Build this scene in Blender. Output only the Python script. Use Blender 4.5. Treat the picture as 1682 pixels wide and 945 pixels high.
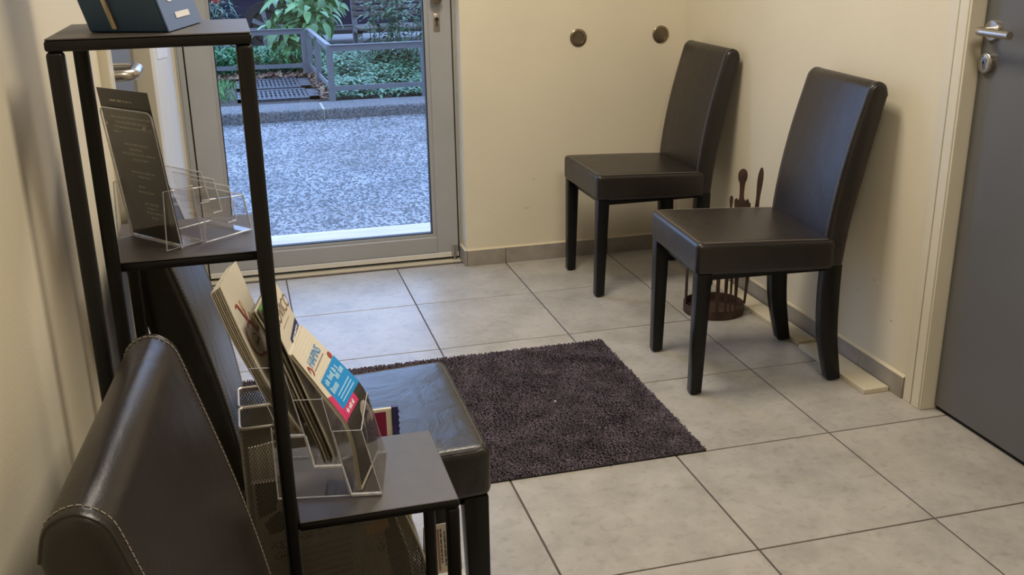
import bpy, bmesh, math, random
import numpy as np
from mathutils import Vector, Matrix

random.seed(7)
rng = np.random.default_rng(7)
for o in list(bpy.data.objects):
    bpy.data.objects.remove(o)
SC = bpy.context.scene
COL = SC.collection
PI = math.pi

# ------------------------------------------------------------------ camera
cam_d = bpy.data.cameras.new('camera')
cam = bpy.data.objects.new('camera', cam_d)
COL.objects.link(cam)
cam_d.sensor_width = 36.0
cam_d.lens = 36.0 * 1670.18 / 1682.0
cam_d.clip_start = 0.05
fw = Vector((0.24144555, 0.91388092, -0.32638276)).normalized()
rt = Vector((0.96534032, -0.26053983, -0.01539682)).normalized()
up = rt.cross(fw).normalized()
rt = fw.cross(up).normalized()
cam.matrix_world = Matrix(((rt.x, up.x, -fw.x, -0.11374), (rt.y, up.y, -fw.y, -3.53387),
                           (rt.z, up.z, -fw.z, 1.29123), (0, 0, 0, 1)))
SC.camera = cam

# ------------------------------------------------------------------ world, lights, exposure
W = bpy.data.worlds.new('overcast_sky')
SC.world = W
W.use_nodes = True
bg = W.node_tree.nodes['Background']
bg.inputs[0].default_value = (0.385, 0.57, 1.0, 1)
bg.inputs[1].default_value = 4.7

def area(name, loc, size, size_y, power, color, rot=(0, 0, 0)):
    d = bpy.data.lights.new(name, 'AREA')
    d.shape = 'RECTANGLE'
    d.size = size
    d.size_y = size_y
    d.energy = power
    d.color = color
    o = bpy.data.objects.new(name, d)
    COL.objects.link(o)
    o.location = loc
    o.rotation_euler = rot
    return o

area('ceiling_lamp_light', (0.75, -2.75, 2.44), 0.55, 0.55, 24.5, (1.0, 0.92, 0.785))
area('ceiling_lamp_light', (0.50, -0.85, 2.44), 0.55, 0.55, 31.5, (1.0, 0.92, 0.785))

SC.view_settings.view_transform = 'Standard'
SC.view_settings.look = 'None'
SC.view_settings.gamma = 1.0
SC.view_settings.use_curve_mapping = False
SC.view_settings.exposure = 0.0
try:
    SC.cycles.transparent_max_bounces = 48
except Exception:
    pass

# ------------------------------------------------------------------ materials
MATS = {}

def mat(name, color, rough=0.5, metal=0.0, vary=0.0, scale=8.0, bump=0.0, bscale=60.0, color2=None,
        spec=0.5, coat=0.0, stretch=None, objspace=False, rvary=0.0, detail=4.0):
    m = bpy.data.materials.new(name)
    m.use_nodes = True
    nt = m.node_tree
    b = nt.nodes['Principled BSDF']
    b.inputs['Roughness'].default_value = rough
    b.inputs['Metallic'].default_value = metal
    b.inputs['Specular IOR Level'].default_value = spec
    b.inputs['Coat Weight'].default_value = coat
    tc = nt.nodes.new('ShaderNodeTexCoord')
    src = tc.outputs['Object']
    if stretch:
        mp = nt.nodes.new('ShaderNodeMapping')
        mp.inputs['Scale'].default_value = stretch
        nt.links.new(src, mp.inputs[0])
        src = mp.outputs[0]
    n = nt.nodes.new('ShaderNodeTexNoise')
    n.inputs['Scale'].default_value = scale
    n.inputs['Detail'].default_value = detail
    nt.links.new(src, n.inputs['Vector'])
    r = nt.nodes.new('ShaderNodeValToRGB')
    c = Vector(color)
    c2 = Vector(color2) if color2 else c * (1 - vary)
    c1 = c if color2 else c * (1 + vary)
    r.color_ramp.elements[0].position = 0.35
    r.color_ramp.elements[1].position = 0.65
    r.color_ramp.elements[0].color = (*c2, 1)
    r.color_ramp.elements[1].color = (*c1, 1)
    nt.links.new(n.outputs['Fac'], r.inputs[0])
    nt.links.new(r.outputs[0], b.inputs['Base Color'])
    if rvary:
        mr = nt.nodes.new('ShaderNodeMapRange')
        mr.inputs['To Min'].default_value = rough - rvary
        mr.inputs['To Max'].default_value = rough + rvary
        nt.links.new(n.outputs['Fac'], mr.inputs['Value'])
        nt.links.new(mr.outputs[0], b.inputs['Roughness'])
    if bump:
        n2 = nt.nodes.new('ShaderNodeTexNoise')
        n2.inputs['Scale'].default_value = bscale
        n2.inputs['Detail'].default_value = 5
        nt.links.new(src, n2.inputs['Vector'])
        bp = nt.nodes.new('ShaderNodeBump')
        bp.inputs['Strength'].default_value = bump
        bp.inputs['Distance'].default_value = 0.01
        nt.links.new(n2.outputs['Fac'], bp.inputs['Height'])
        nt.links.new(bp.outputs[0], b.inputs['Normal'])
    MATS[name] = m
    return m

def clear_mat(name, tint, ior=1.45, rough=0.02):
    """thin clear sheet: straight-through transparency with a Fresnel reflection"""
    m = bpy.data.materials.new(name)
    m.use_nodes = True
    nt = m.node_tree
    nt.nodes.remove(nt.nodes['Principled BSDF'])
    out = nt.nodes['Material Output']
    t = nt.nodes.new('ShaderNodeBsdfTransparent')
    t.inputs[0].default_value = (*tint, 1)
    g = nt.nodes.new('ShaderNodeBsdfGlossy')
    g.inputs['Roughness'].default_value = rough
    lw = nt.nodes.new('ShaderNodeLayerWeight')
    lw.inputs['Blend'].default_value = 0.5
    pw = nt.nodes.new('ShaderNodeMath'); pw.operation = 'POWER'; pw.inputs[1].default_value = 5.0
    nt.links.new(lw.outputs['Facing'], pw.inputs[0])
    fr = nt.nodes.new('ShaderNodeMath'); fr.operation = 'MULTIPLY_ADD'
    f0 = ((ior - 1) / (ior + 1)) ** 2
    fr.inputs[1].default_value = 1 - f0; fr.inputs[2].default_value = f0
    nt.links.new(pw.outputs[0], fr.inputs[0])
    mx = nt.nodes.new('ShaderNodeMixShader')
    nt.links.new(fr.outputs[0], mx.inputs[0])
    nt.links.new(t.outputs[0], mx.inputs[1])
    nt.links.new(g.outputs[0], mx.inputs[2])
    nt.links.new(mx.outputs[0], out.inputs[0])
    MATS[name] = m
    return m

mat('wall_paint', (0.69, 0.615, 0.465), 0.6, vary=0.02, scale=3, bump=0.05, bscale=220)
mat('white_paint_and_daylight', (0.70, 0.66, 0.58), 0.45, vary=0.02, scale=4, bump=0.03, bscale=200)  # also whitens the left wall by the entrance to imitate daylight
mat('frame_paint', (0.68, 0.62, 0.49), 0.35, vary=0.03, scale=5)
mat('ceiling_paint', (0.75, 0.72, 0.66), 0.8, vary=0.02)
mat('grout', (0.085, 0.062, 0.048), 0.8, vary=0.15, scale=30)
mat('skirting_tile', (0.30, 0.265, 0.225), 0.45, vary=0.12, scale=14, detail=8)
mat('sealant', (0.62, 0.54, 0.38), 0.5)
mat('grey_door', (0.115, 0.112, 0.108), 0.42, vary=0.04, scale=3, bump=0.02, bscale=300)
mat('dark_gap', (0.008, 0.007, 0.007), 0.8)
mat('aluminium_paint', (0.355, 0.350, 0.342), 0.4, vary=0.03, scale=6)
mat('gasket', (0.02, 0.02, 0.022), 0.6)
mat('steel', (0.52, 0.47, 0.41), 0.28, 0.95, vary=0.05, scale=20, stretch=(1, 1, 40))
mat('bronze', (0.25, 0.20, 0.145), 0.26, 0.9, vary=0.15, scale=25)
mat('chrome', (0.6, 0.6, 0.6), 0.15, 1.0)
mat('black_wood', (0.0045, 0.0042, 0.0045), 0.30, vary=0.2, scale=10, bump=0.02, bscale=90, spec=0.3)
mat('black_metal', (0.0045, 0.004, 0.004), 0.45, vary=0.15, scale=20, spec=0.35)
mat('shelf_board', (0.062, 0.052, 0.046), 0.48, vary=0.08, scale=40, bump=0.03, bscale=400)
mat('stitch_thread', (0.27, 0.235, 0.19), 0.7)
mat('board_mdf', (0.62, 0.55, 0.40), 0.5, vary=0.05, scale=6, bump=0.02, bscale=100)
mat('rust', (0.075, 0.042, 0.029), 0.6, 0.3, vary=0.35, scale=18, bump=0.1, bscale=80)
mat('rug_pile', (0.128, 0.101, 0.122), 0.95, vary=0.3, scale=14, spec=0.1)
mat('rug_back', (0.02, 0.016, 0.02), 0.95)
mat('paper_cream', (0.66, 0.60, 0.49), 0.55, vary=0.02)
mat('paper_white', (0.75, 0.73, 0.70), 0.5, vary=0.02)
mat('paper_edge', (0.45, 0.39, 0.29), 0.7, vary=0.25, scale=200, stretch=(1, 1, 0.05))
mat('paper_olive', (0.22, 0.20, 0.14), 0.6, vary=0.2, scale=60)
mat('paper_tan', (0.36, 0.32, 0.255), 0.6, vary=0.03)
mat('paper_dark', (0.035, 0.030, 0.026), 0.4, vary=0.05)
mat('ink_red', (0.36, 0.05, 0.035), 0.5)
mat('ink_orange', (0.60, 0.33, 0.09), 0.5)
mat('ink_blue', (0.0, 0.26, 0.66), 0.45, vary=0.03)
mat('ink_magenta', (0.62, 0.035, 0.15), 0.45)
mat('ink_crimson', (0.22, 0.012, 0.05), 0.4, vary=0.1)
mat('ink_navy', (0.03, 0.025, 0.12), 0.5)
mat('ink_black', (0.02, 0.018, 0.016), 0.6)
mat('ink_brown', (0.20, 0.12, 0.08), 0.6)
mat('ink_rust', (0.22, 0.075, 0.04), 0.6)
mat('ink_grey', (0.22, 0.21, 0.22), 0.6)
mat('ink_lilac', (0.36, 0.33, 0.42), 0.5, vary=0.25, scale=60)
mat('ink_sky', (0.35, 0.62, 0.85), 0.5)
mat('ink_gold', (0.32, 0.25, 0.15), 0.5)
mat('ink_card', (0.42, 0.38, 0.32), 0.5)
mat('ink_green', (0.10, 0.30, 0.06), 0.5)
mat('ink_white', (0.75, 0.75, 0.74), 0.5)
mat('skin_print', (0.42, 0.37, 0.33), 0.5, vary=0.2, scale=120)
mat('yellow_card', (0.60, 0.38, 0.03), 0.5, vary=0.05)
mat('box_blue', (0.022, 0.060, 0.125), 0.45, vary=0.06, scale=20)
mat('box_blue_daylit', (0.12, 0.19, 0.37), 0.45, vary=0.04)  # lighter copy of the box blue, daylight put into the colour
mat('wire_rim', (0.40, 0.36, 0.31), 0.35, 0.6, vary=0.05)
mat('white_lacquer', (0.72, 0.69, 0.64), 0.3, vary=0.02)
mat('stone_step', (0.60, 0.50, 0.44), 0.7, vary=0.12, scale=6, bump=0.15, bscale=40, stretch=(0.5, 3, 1))
mat('kerb_granite', (0.135, 0.13, 0.128), 0.8, vary=0.55, scale=70, bump=0.3, bscale=90)
mat('mortar', (0.42, 0.38, 0.30), 0.9)
mat('rail_paint', (0.165, 0.165, 0.175), 0.5, vary=0.06, scale=10)
mat('cast_iron', (0.075, 0.07, 0.075), 0.6, 0.3, vary=0.25, scale=30)
mat('drain_dark', (0.012, 0.012, 0.012), 0.9)
mat('soil', (0.050, 0.036, 0.026), 0.95, vary=0.5, scale=40, bump=0.5, bscale=40)
mat('dead_leaf', (0.17, 0.075, 0.045), 0.8, color2=(0.30, 0.20, 0.12), scale=9)
mat('stem_bark', (0.045, 0.038, 0.026), 0.8, vary=0.3, scale=30)
mat('car_paint', (0.012, 0.016, 0.045), 0.18, 0.2, coat=0.6)
mat('tyre', (0.012, 0.012, 0.013), 0.85)
mat('alloy', (0.42, 0.42, 0.44), 0.3, 0.9)
mat('car_glass', (0.01, 0.012, 0.015), 0.05)
mat('tail_lens', (0.55, 0.03, 0.02), 0.2)
mat('weathered_wood', (0.10, 0.085, 0.075), 0.8, vary=0.3, scale=12, stretch=(1, 10, 10))
mat('pale_concrete', (0.17, 0.17, 0.17), 0.9, vary=0.1, scale=3)
mat('lamp_body', (0.7, 0.7, 0.7), 0.5)
clear_mat('door_glass', (0.93, 0.95, 0.96))
clear_mat('acrylic', (0.965, 0.96, 0.96), 1.5, 0.03)
def edge_mat():
    m = mat('acrylic_edge', (0.80, 0.80, 0.84), 0.15, vary=0.15, scale=120, spec=0.8)  # whitish half-clear colour imitates light caught in acrylic edges
    nt = m.node_tree
    t = nt.nodes.new('ShaderNodeBsdfTransparent'); mx = nt.nodes.new('ShaderNodeMixShader'); mx.inputs[0].default_value = 0.62
    out = nt.nodes['Material Output']
    nt.links.new(t.outputs[0], mx.inputs[1]); nt.links.new(nt.nodes['Principled BSDF'].outputs[0], mx.inputs[2])
    nt.links.new(mx.outputs[0], out.inputs[0])
edge_mat()

def leaf_mat(name, c1, c2, scale=5):
    m = mat(name, c1, 0.45, color2=c2, scale=scale)
    nt = m.node_tree
    b = nt.nodes['Principled BSDF']
    oi = nt.nodes.new('ShaderNodeObjectInfo')
    hs = nt.nodes.new('ShaderNodeHueSaturation')
    mr = nt.nodes.new('ShaderNodeMapRange')
    mr.inputs['To Min'].default_value = 0.65
    mr.inputs['To Max'].default_value = 1.25
    nt.links.new(oi.outputs['Random'], mr.inputs['Value'])
    nt.links.new(mr.outputs[0], hs.inputs['Value'])
    lk = b.inputs['Base Color'].links[0]
    nt.links.new(lk.from_socket, hs.inputs['Color'])
    nt.links.new(hs.outputs[0], b.inputs['Base Color'])
    b.inputs['Subsurface Weight'].default_value = 0.0
    return m

leaf_mat('leaf_broad', (0.17, 0.32, 0.085), (0.09, 0.22, 0.085))
leaf_mat('leaf_cover', (0.17, 0.34, 0.19), (0.05, 0.15, 0.07), 14)
leaf_mat('leaf_strap', (0.075, 0.25, 0.085), (0.03, 0.12, 0.04), 9)
leaf_mat('leaf_small', (0.07, 0.19, 0.07), (0.03, 0.095, 0.04), 9)
leaf_mat('leaf_bamboo', (0.12, 0.20, 0.12), (0.05, 0.10, 0.06), 9)
leaf_mat('leaf_grass', (0.16, 0.42, 0.06), (0.09, 0.28, 0.05), 9)

# floor tile: mottled stoneware
def make_tile_mat():
    m = mat('floor_tile', (0.46, 0.415, 0.36), 0.36, vary=0.0, spec=0.55)
    nt = m.node_tree
    b = nt.nodes['Principled BSDF']
    geo = nt.nodes.new('ShaderNodeNewGeometry')
    n1 = nt.nodes.new('ShaderNodeTexNoise'); n1.inputs['Scale'].default_value = 6.5
    n1.inputs['Detail'].default_value = 9; n1.inputs['Roughness'].default_value = 0.68
    n2 = nt.nodes.new('ShaderNodeTexNoise'); n2.inputs['Scale'].default_value = 42
    n2.inputs['Detail'].default_value = 6
    oi = nt.nodes.new('ShaderNodeObjectInfo')
    ad = nt.nodes.new('ShaderNodeVectorMath'); ad.operation = 'ADD'
    sc = nt.nodes.new('ShaderNodeVectorMath'); sc.operation = 'SCALE'
    sc.inputs[0].default_value = (17, 31, 5)
    nt.links.new(oi.outputs['Random'], sc.inputs['Scale'])
    nt.links.new(geo.outputs['Position'], ad.inputs[0])
    nt.links.new(sc.outputs[0], ad.inputs[1])
    nt.links.new(ad.outputs[0], n1.inputs['Vector'])
    nt.links.new(ad.outputs[0], n2.inputs['Vector'])
    r1 = nt.nodes.new('ShaderNodeValToRGB')
    r1.color_ramp.elements[0].position = 0.36; r1.color_ramp.elements[1].position = 0.60
    r1.color_ramp.elements[0].color = (0.335, 0.308, 0.272, 1)
    r1.color_ramp.elements[1].color = (0.435, 0.402, 0.357, 1)
    r2 = nt.nodes.new('ShaderNodeValToRGB')
    r2.color_ramp.elements[0].position = 0.33; r2.color_ramp.elements[1].position = 0.46
    r2.color_ramp.elements[0].color = (0.88, 0.87, 0.85, 1)
    r2.color_ramp.elements[1].color = (1, 1, 1, 1)
    mx = nt.nodes.new('ShaderNodeMixRGB'); mx.blend_type = 'MULTIPLY'; mx.inputs[0].default_value = 1
    nt.links.new(n1.outputs['Fac'], r1.inputs[0]); nt.links.new(n2.outputs['Fac'], r2.inputs[0])
    nt.links.new(r1.outputs[0], mx.inputs[1]); nt.links.new(r2.outputs[0], mx.inputs[2])
    nt.links.new(mx.outputs[0], b.inputs['Base Color'])
make_tile_mat()

# imitation leather with fine creases
def leather(name, col, bump):
    m = mat(name, col, 0.34, vary=0.1, scale=12, spec=0.5, rvary=0.06)
    nt = m.node_tree
    b = nt.nodes['Principled BSDF']
    tc = nt.nodes.new('ShaderNodeTexCoord')
    v = nt.nodes.new('ShaderNodeTexVoronoi'); v.inputs['Scale'].default_value = 420
    n = nt.nodes.new('ShaderNodeTexNoise'); n.inputs['Scale'].default_value = 9; n.inputs['Detail'].default_value = 5
    n.inputs['Distortion'].default_value = 1.5
    nt.links.new(tc.outputs['Object'], v.inputs['Vector']); nt.links.new(tc.outputs['Object'], n.inputs['Vector'])
    b1 = nt.nodes.new('ShaderNodeBump'); b1.inputs['Strength'].default_value = 0.10; b1.inputs['Distance'].default_value = 0.001
    b2 = nt.nodes.new('ShaderNodeBump'); b2.inputs['Strength'].default_value = bump; b2.inputs['Distance'].default_value = 0.01
    nt.links.new(v.outputs['Distance'], b1.inputs['Height'])
    nt.links.new(n.outputs['Fac'], b2.inputs['Height'])
    nt.links.new(b2.outputs[0], b1.inputs['Normal'])
    nt.links.new(b1.outputs[0], b.inputs['Normal'])
leather('leather', (0.0165, 0.0120, 0.0105), 0.17)
leather('leather_worn', (0.016, 0.014, 0.0115), 0.32)

# wire mesh: woven holes cut by transparency in the sheet itself
def make_mesh_mat():
    m = bpy.data.materials.new('wire_mesh'); m.use_nodes = True
    nt = m.node_tree; b = nt.nodes['Principled BSDF']; out = nt.nodes['Material Output']
    b.inputs['Base Color'].default_value = (0.17, 0.15, 0.12, 1); b.inputs['Metallic'].default_value = 0.5
    b.inputs['Roughness'].default_value = 0.4
    tc = nt.nodes.new('ShaderNodeTexCoord')
    sep = nt.nodes.new('ShaderNodeSeparateXYZ'); nt.links.new(tc.outputs['Object'], sep.inputs[0])
    def math_(op, a, c=None):
        k = nt.nodes.new('ShaderNodeMath'); k.operation = op
        for i, q in enumerate((a, c)):
            if q is None: continue
            if isinstance(q, (int, float)): k.inputs[i].default_value = q
            else: nt.links.new(q, k.inputs[i])
        return k.outputs[0]
    h = math_('ADD', sep.outputs['X'], sep.outputs['Y'])
    p = math_('ADD', h, math_('MULTIPLY', sep.outputs['Z'], 0.55))
    q = math_('SUBTRACT', h, math_('MULTIPLY', sep.outputs['Z'], 0.55))
    def stripe(s):
        fr = math_('FRACT', math_('MULTIPLY', s, 1 / 0.0042))
        return math_('LESS_THAN', fr, 0.36)
    solid = math_('MAXIMUM', stripe(p), stripe(q))
    t = nt.nodes.new('ShaderNodeBsdfTransparent')
    mx = nt.nodes.new('ShaderNodeMixShader')
    nt.links.new(solid, mx.inputs[0]); nt.links.new(t.outputs[0], mx.inputs[1]); nt.links.new(b.outputs[0], mx.inputs[2])
    nt.links.new(mx.outputs[0], out.inputs[0])
    MATS['wire_mesh'] = m
make_mesh_mat()

# coarse asphalt, damp
def make_asphalt():
    m = mat('asphalt', (0.2, 0.2, 0.2), 0.55)
    nt = m.node_tree; b = nt.nodes['Principled BSDF']
    geo = nt.nodes.new('ShaderNodeNewGeometry')
    v = nt.nodes.new('ShaderNodeTexVoronoi'); v.inputs['Scale'].default_value = 72
    mp = nt.nodes.new('ShaderNodeMapping'); mp.inputs['Scale'].default_value = (1.25, 0.6, 1)
    nt.links.new(geo.outputs['Position'], mp.inputs[0]); nt.links.new(mp.outputs[0], v.inputs['Vector'])
    n = nt.nodes.new('ShaderNodeTexNoise'); n.inputs['Scale'].default_value = 2.2; n.inputs['Detail'].default_value = 4
    nt.links.new(geo.outputs['Position'], n.inputs['Vector'])
    r = nt.nodes.new('ShaderNodeValToRGB')
    r.color_ramp.elements[0].position = 0.25; r.color_ramp.elements[1].position = 0.85
    r.color_ramp.elements[0].color = (0.022, 0.023, 0.026, 1); r.color_ramp.elements[1].color = (0.33, 0.33, 0.335, 1)
    sp = nt.nodes.new('ShaderNodeSeparateColor'); nt.links.new(v.outputs['Color'], sp.inputs[0])
    nt.links.new(sp.outputs[0], r.inputs[0])
    r2 = nt.nodes.new('ShaderNodeValToRGB')
    r2.color_ramp.elements[0].position = 0.35; r2.color_ramp.elements[1].position = 0.6
    r2.color_ramp.elements[0].color = (0.62, 0.62, 0.62, 1); r2.color_ramp.elements[1].color = (1, 1, 1, 1)
    nt.links.new(n.outputs['Fac'], r2.inputs[0])
    mx = nt.nodes.new('ShaderNodeMixRGB'); mx.blend_type = 'MULTIPLY'; mx.inputs[0].default_value = 1
    nt.links.new(r.outputs[0], mx.inputs[1]); nt.links.new(r2.outputs[0], mx.inputs[2])
    nt.links.new(mx.outputs[0], b.inputs['Base Color'])
    bp = nt.nodes.new('ShaderNodeBump'); bp.inputs['Strength'].default_value = 0.6; bp.inputs['Distance'].default_value = 0.008
    nt.links.new(sp.outputs[1], bp.inputs['Height']); nt.links.new(bp.outputs[0], b.inputs['Normal'])
make_asphalt()

# ------------------------------------------------------------------ mesh helpers
def box(bm, x0, x1, y0, y1, z0, z1):
    vs = [bm.verts.new((x, y, z)) for x in (x0, x1) for y in (y0, y1) for z in (z0, z1)]
    for f in ((0, 1, 3, 2), (4, 6, 7, 5), (0, 4, 5, 1), (2, 3, 7, 6), (0, 2, 6, 4), (1, 5, 7, 3)):
        bm.faces.new([vs[i] for i in f])
    return vs

def prism(bm, pts, vec):
    """polygon pts (3D) extruded by vec"""
    v = Vector(vec)
    a = [bm.verts.new(p) for p in pts]
    b = [bm.verts.new(Vector(p) + v) for p in pts]
    n = len(pts)
    bm.faces.new(a[::-1]); bm.faces.new(b)
    for i in range(n):
        j = (i + 1) % n
        bm.faces.new((a[i], a[j], b[j], b[i]))

def tube(bm, pts, r, n=8, closed=False, caps=True):
    pts = [Vector(p) for p in pts]
    k = len(pts)
    rr = r if isinstance(r, (list, tuple)) else [r] * k
    rings = []
    ref = None
    for i, p in enumerate(pts):
        if closed:
            t = pts[(i + 1) % k] - pts[i - 1]
        else:
            t = pts[min(i + 1, k - 1)] - pts[max(i - 1, 0)]
        t.normalize()
        if ref is None:
            ref = Vector((0, 0, 1)) if abs(t.z) < 0.9 else Vector((1, 0, 0))
        a = (ref - t * ref.dot(t))
        if a.length < 1e-6:
            a = t.orthogonal()
        a.normalize()
        ref = a
        b = t.cross(a)
        rings.append([bm.verts.new(p + (a * math.cos(2 * PI * j / n) + b * math.sin(2 * PI * j / n)) * rr[i]) for j in range(n)])
    m = k if closed else k - 1
    for i in range(m):
        A, B = rings[i], rings[(i + 1) % k]
        for j in range(n):
            bm.faces.new((A[j], A[(j + 1) % n], B[(j + 1) % n], B[j]))
    if not closed and caps:
        bm.faces.new(rings[0][::-1]); bm.faces.new(rings[-1])

def lathe(bm, prof, center=(0, 0, 0), axis='Z', n=24, cap=True):
    c = Vector(center)
    def P(r, h, a):
        u, v = r * math.cos(a), r * math.sin(a)
        return c + {'Z': Vector((u, v, h)), 'X': Vector((h, u, v)), 'Y': Vector((u, h, v))}[axis]
    rings = [[bm.verts.new(P(r, h, 2 * PI * j / n)) for j in range(n)] for r, h in prof]
    for i in range(len(rings) - 1):
        for j in range(n):
            bm.faces.new((rings[i][j], rings[i][(j + 1) % n], rings[i + 1][(j + 1) % n], rings[i + 1][j]))
    if cap:
        bm.faces.new(rings[0][::-1]); bm.faces.new(rings[-1])

def bevel(bm, w, seg=2):
    bmesh.ops.recalc_face_normals(bm, faces=bm.faces[:])
    es = [e for e in bm.edges if len(e.link_faces) == 2 and e.calc_face_angle(0) > 0.5]
    bmesh.ops.bevel(bm, geom=es, offset=w, segments=seg, profile=0.5, affect='EDGES', clamp_overlap=True)

def obj(name, bm, material, parent=None, smooth=False, fix=True):
    if fix:
        bmesh.ops.recalc_face_normals(bm, faces=bm.faces[:])
    me = bpy.data.meshes.new(name)
    bm.to_mesh(me)
    bm.free()
    me.materials.append(MATS[material])
    if smooth:
        for p in me.polygons:
            p.use_smooth = True
        try:
            me.set_sharp_from_angle(angle=math.radians(40))
        except Exception:
            pass
    o = bpy.data.objects.new(name, me)
    COL.objects.link(o)
    if parent:
        o.parent = parent
    return o

def NB():
    return bmesh.new()

def boxobj(name, dims, material, parent=None, bev=0.0, seg=2):
    bm = NB(); box(bm, *dims)
    if bev:
        bevel(bm, bev, seg)
    return obj(name, bm, material, parent, smooth=bev > 0)

def tag(o, label=None, cat=None, group=None, kind=None):
    if label: o['label'] = label
    if cat: o['category'] = cat
    if group: o['group'] = group
    if kind: o['kind'] = kind
    return o

def thing(name, label, cat, loc=(0, 0, 0), rz=0.0, group=None):
    o = bpy.data.objects.new(name, None)
    o.empty_display_size = 0.05
    COL.objects.link(o)
    o.location = loc
    o.rotation_euler = (0, 0, rz)
    return tag(o, label, cat, group)

def struct(name, label, cat, parts=None):
    o = bpy.data.objects.new(name, None)
    COL.objects.link(o)
    return tag(o, label, cat, None, 'structure')

def copy_tree(o, parent=None):
    c = o.copy()
    COL.objects.link(c)
    c.parent = parent
    for ch in list(o.children):
        copy_tree(ch, c)
    return c

def text2d(s, size, font_shear=0.0):
    """vertices and faces of flat lettering in the XY plane, origin at the left of the baseline"""
    cu = bpy.data.curves.new('txt', 'FONT')
    cu.body = s
    cu.size = size
    cu.resolution_u = 2
    cu.shear = font_shear
    t = bpy.data.objects.new('txt', cu)
    COL.objects.link(t)
    bpy.context.view_layer.update()
    dg = bpy.context.evaluated_depsgraph_get()
    me = bpy.data.meshes.new_from_object(t.evaluated_get(dg))
    vs = [(v.co.x, v.co.y) for v in me.vertices]
    fs = [tuple(p.vertices) for p in me.polygons]
    bpy.data.objects.remove(t)
    bpy.data.curves.remove(cu)
    bpy.data.meshes.remove(me)
    return vs, fs

def words(width, h, seed, centre=False, lo=1.2, hi=4.2):
    """illegible small print: a row of word-long bars, each broken into letter-like ticks"""
    r = random.Random(seed)
    vs, fs = [], []
    x = 0.0
    while x < width:
        n = r.randint(2, 8)
        for k in range(n):
            w = h * r.uniform(0.42, 0.72)
            if x + w > width: break
            t = h * (1.0 if r.random() > 0.25 else 1.35)
            i = len(vs)
            vs += [(x, 0), (x + w, 0), (x + w, t), (x, t)]
            fs.append((i, i + 1, i + 2, i + 3))
            x += w * 1.22
        x += h * 0.7
    return vs, fs

# ------------------------------------------------------------------ room shell
XL, XR = -0.335, 1.672          # left and right wall faces
YB = 0.404                      # wall beside the glass door
YF = -4.9                       # wall behind the camera
H = 2.5

def wallobj(name, boxes, material, label):
    bm = NB()
    for b in boxes:
        box(bm, *b)
    o = obj(name, bm, material)
    return tag(o, label, 'wall', None, 'structure')

wallobj('wall_back', [(0.735, XR + 0.2, YB, 0.80, -0.1, H), (XL - 0.2, 0.735, 0.50, 0.80, 2.16, H)], 'wall_paint',
        'cream painted wall beside the glass door')
wallobj('wall_right', [(XR, XR + 0.2, -1.235, YB, -0.1, H), (XR, XR + 0.2, -2.23, -1.235, 2.10, H), (XR, XR + 0.2, YF, -2.23, -0.1, H)],
        'wall_paint', 'cream painted wall behind the two chairs on the right')
wallobj('wall_left', [(XL - 0.2, XL, -0.70, 0.80, -0.1, H), (XL - 0.2, XL, -1.60, -0.70, 2.10, H), (XL - 0.2, XL, YF, -1.60, -0.1, H)],
        'wall_paint', 'cream painted wall along the left side of the room')
wallobj('wall_front', [(XL - 0.2, XR + 0.2, YF - 0.2, YF, -0.1, H)], 'wall_paint', 'cream wall behind the viewer')
cl = boxobj('ceiling', (XL - 0.2, XR + 0.2, YF - 0.2, 0.80, H, H + 0.1), 'ceiling_paint')
tag(cl, 'plain white ceiling above the room', 'ceiling', None, 'structure')

# unseen street front of the building, added to block sky light on the kerb
fc = NB()
box(fc, -14, XL - 0.2, 0.50, 0.80, -0.3, 8.0)
box(fc, XR + 0.2, 16, 0.50, 0.80, -0.3, 8.0)
box(fc, XL - 0.2, XR + 0.2, 0.50, 0.80, H + 0.1, 8.0)
tag(obj('wall_facade', fc, 'ceiling_paint'), 'unseen pale street front of the building, added to block sky light', 'wall', None, 'structure')

# small scuffs on the wall by the door
bm = NB()
for (x, z, l, a) in ((1.02, 0.345, 0.012, 0.2), (0.985, 0.225, 0.02, 0.1), (0.93, 0.265, 0.004, 0.9), (0.86, 0.205, 0.006, 0), (1.25, 0.41, 0.012, -0.5), (0.81, 0.47, 0.004, 1)):
    dx, dz = l * math.cos(a), l * math.sin(a)
    prism(bm, [(x, YB, z), (x + dx, YB, z + dz), (x + dx, YB, z + dz + 0.0012), (x, YB, z + 0.0012)], (0, -0.0005, 0))
o = obj('scuff_marks', bm, 'ink_grey'); o.parent = bpy.data.objects['wall_back']
bm = NB()
for (y, z, l) in ((-1.03, 0.30, 0.006), (-1.13, 0.205, 0.009), (-0.955, 0.245, 0.004)):
    prism(bm, [(XR, y, z), (XR, y + l, z + 0.002), (XR, y + l, z + 0.004), (XR, y, z + 0.003)], (-0.0005, 0, 0))
o = obj('scuff_marks', bm, 'ink_grey'); o.parent = bpy.data.objects['wall_right']

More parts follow.
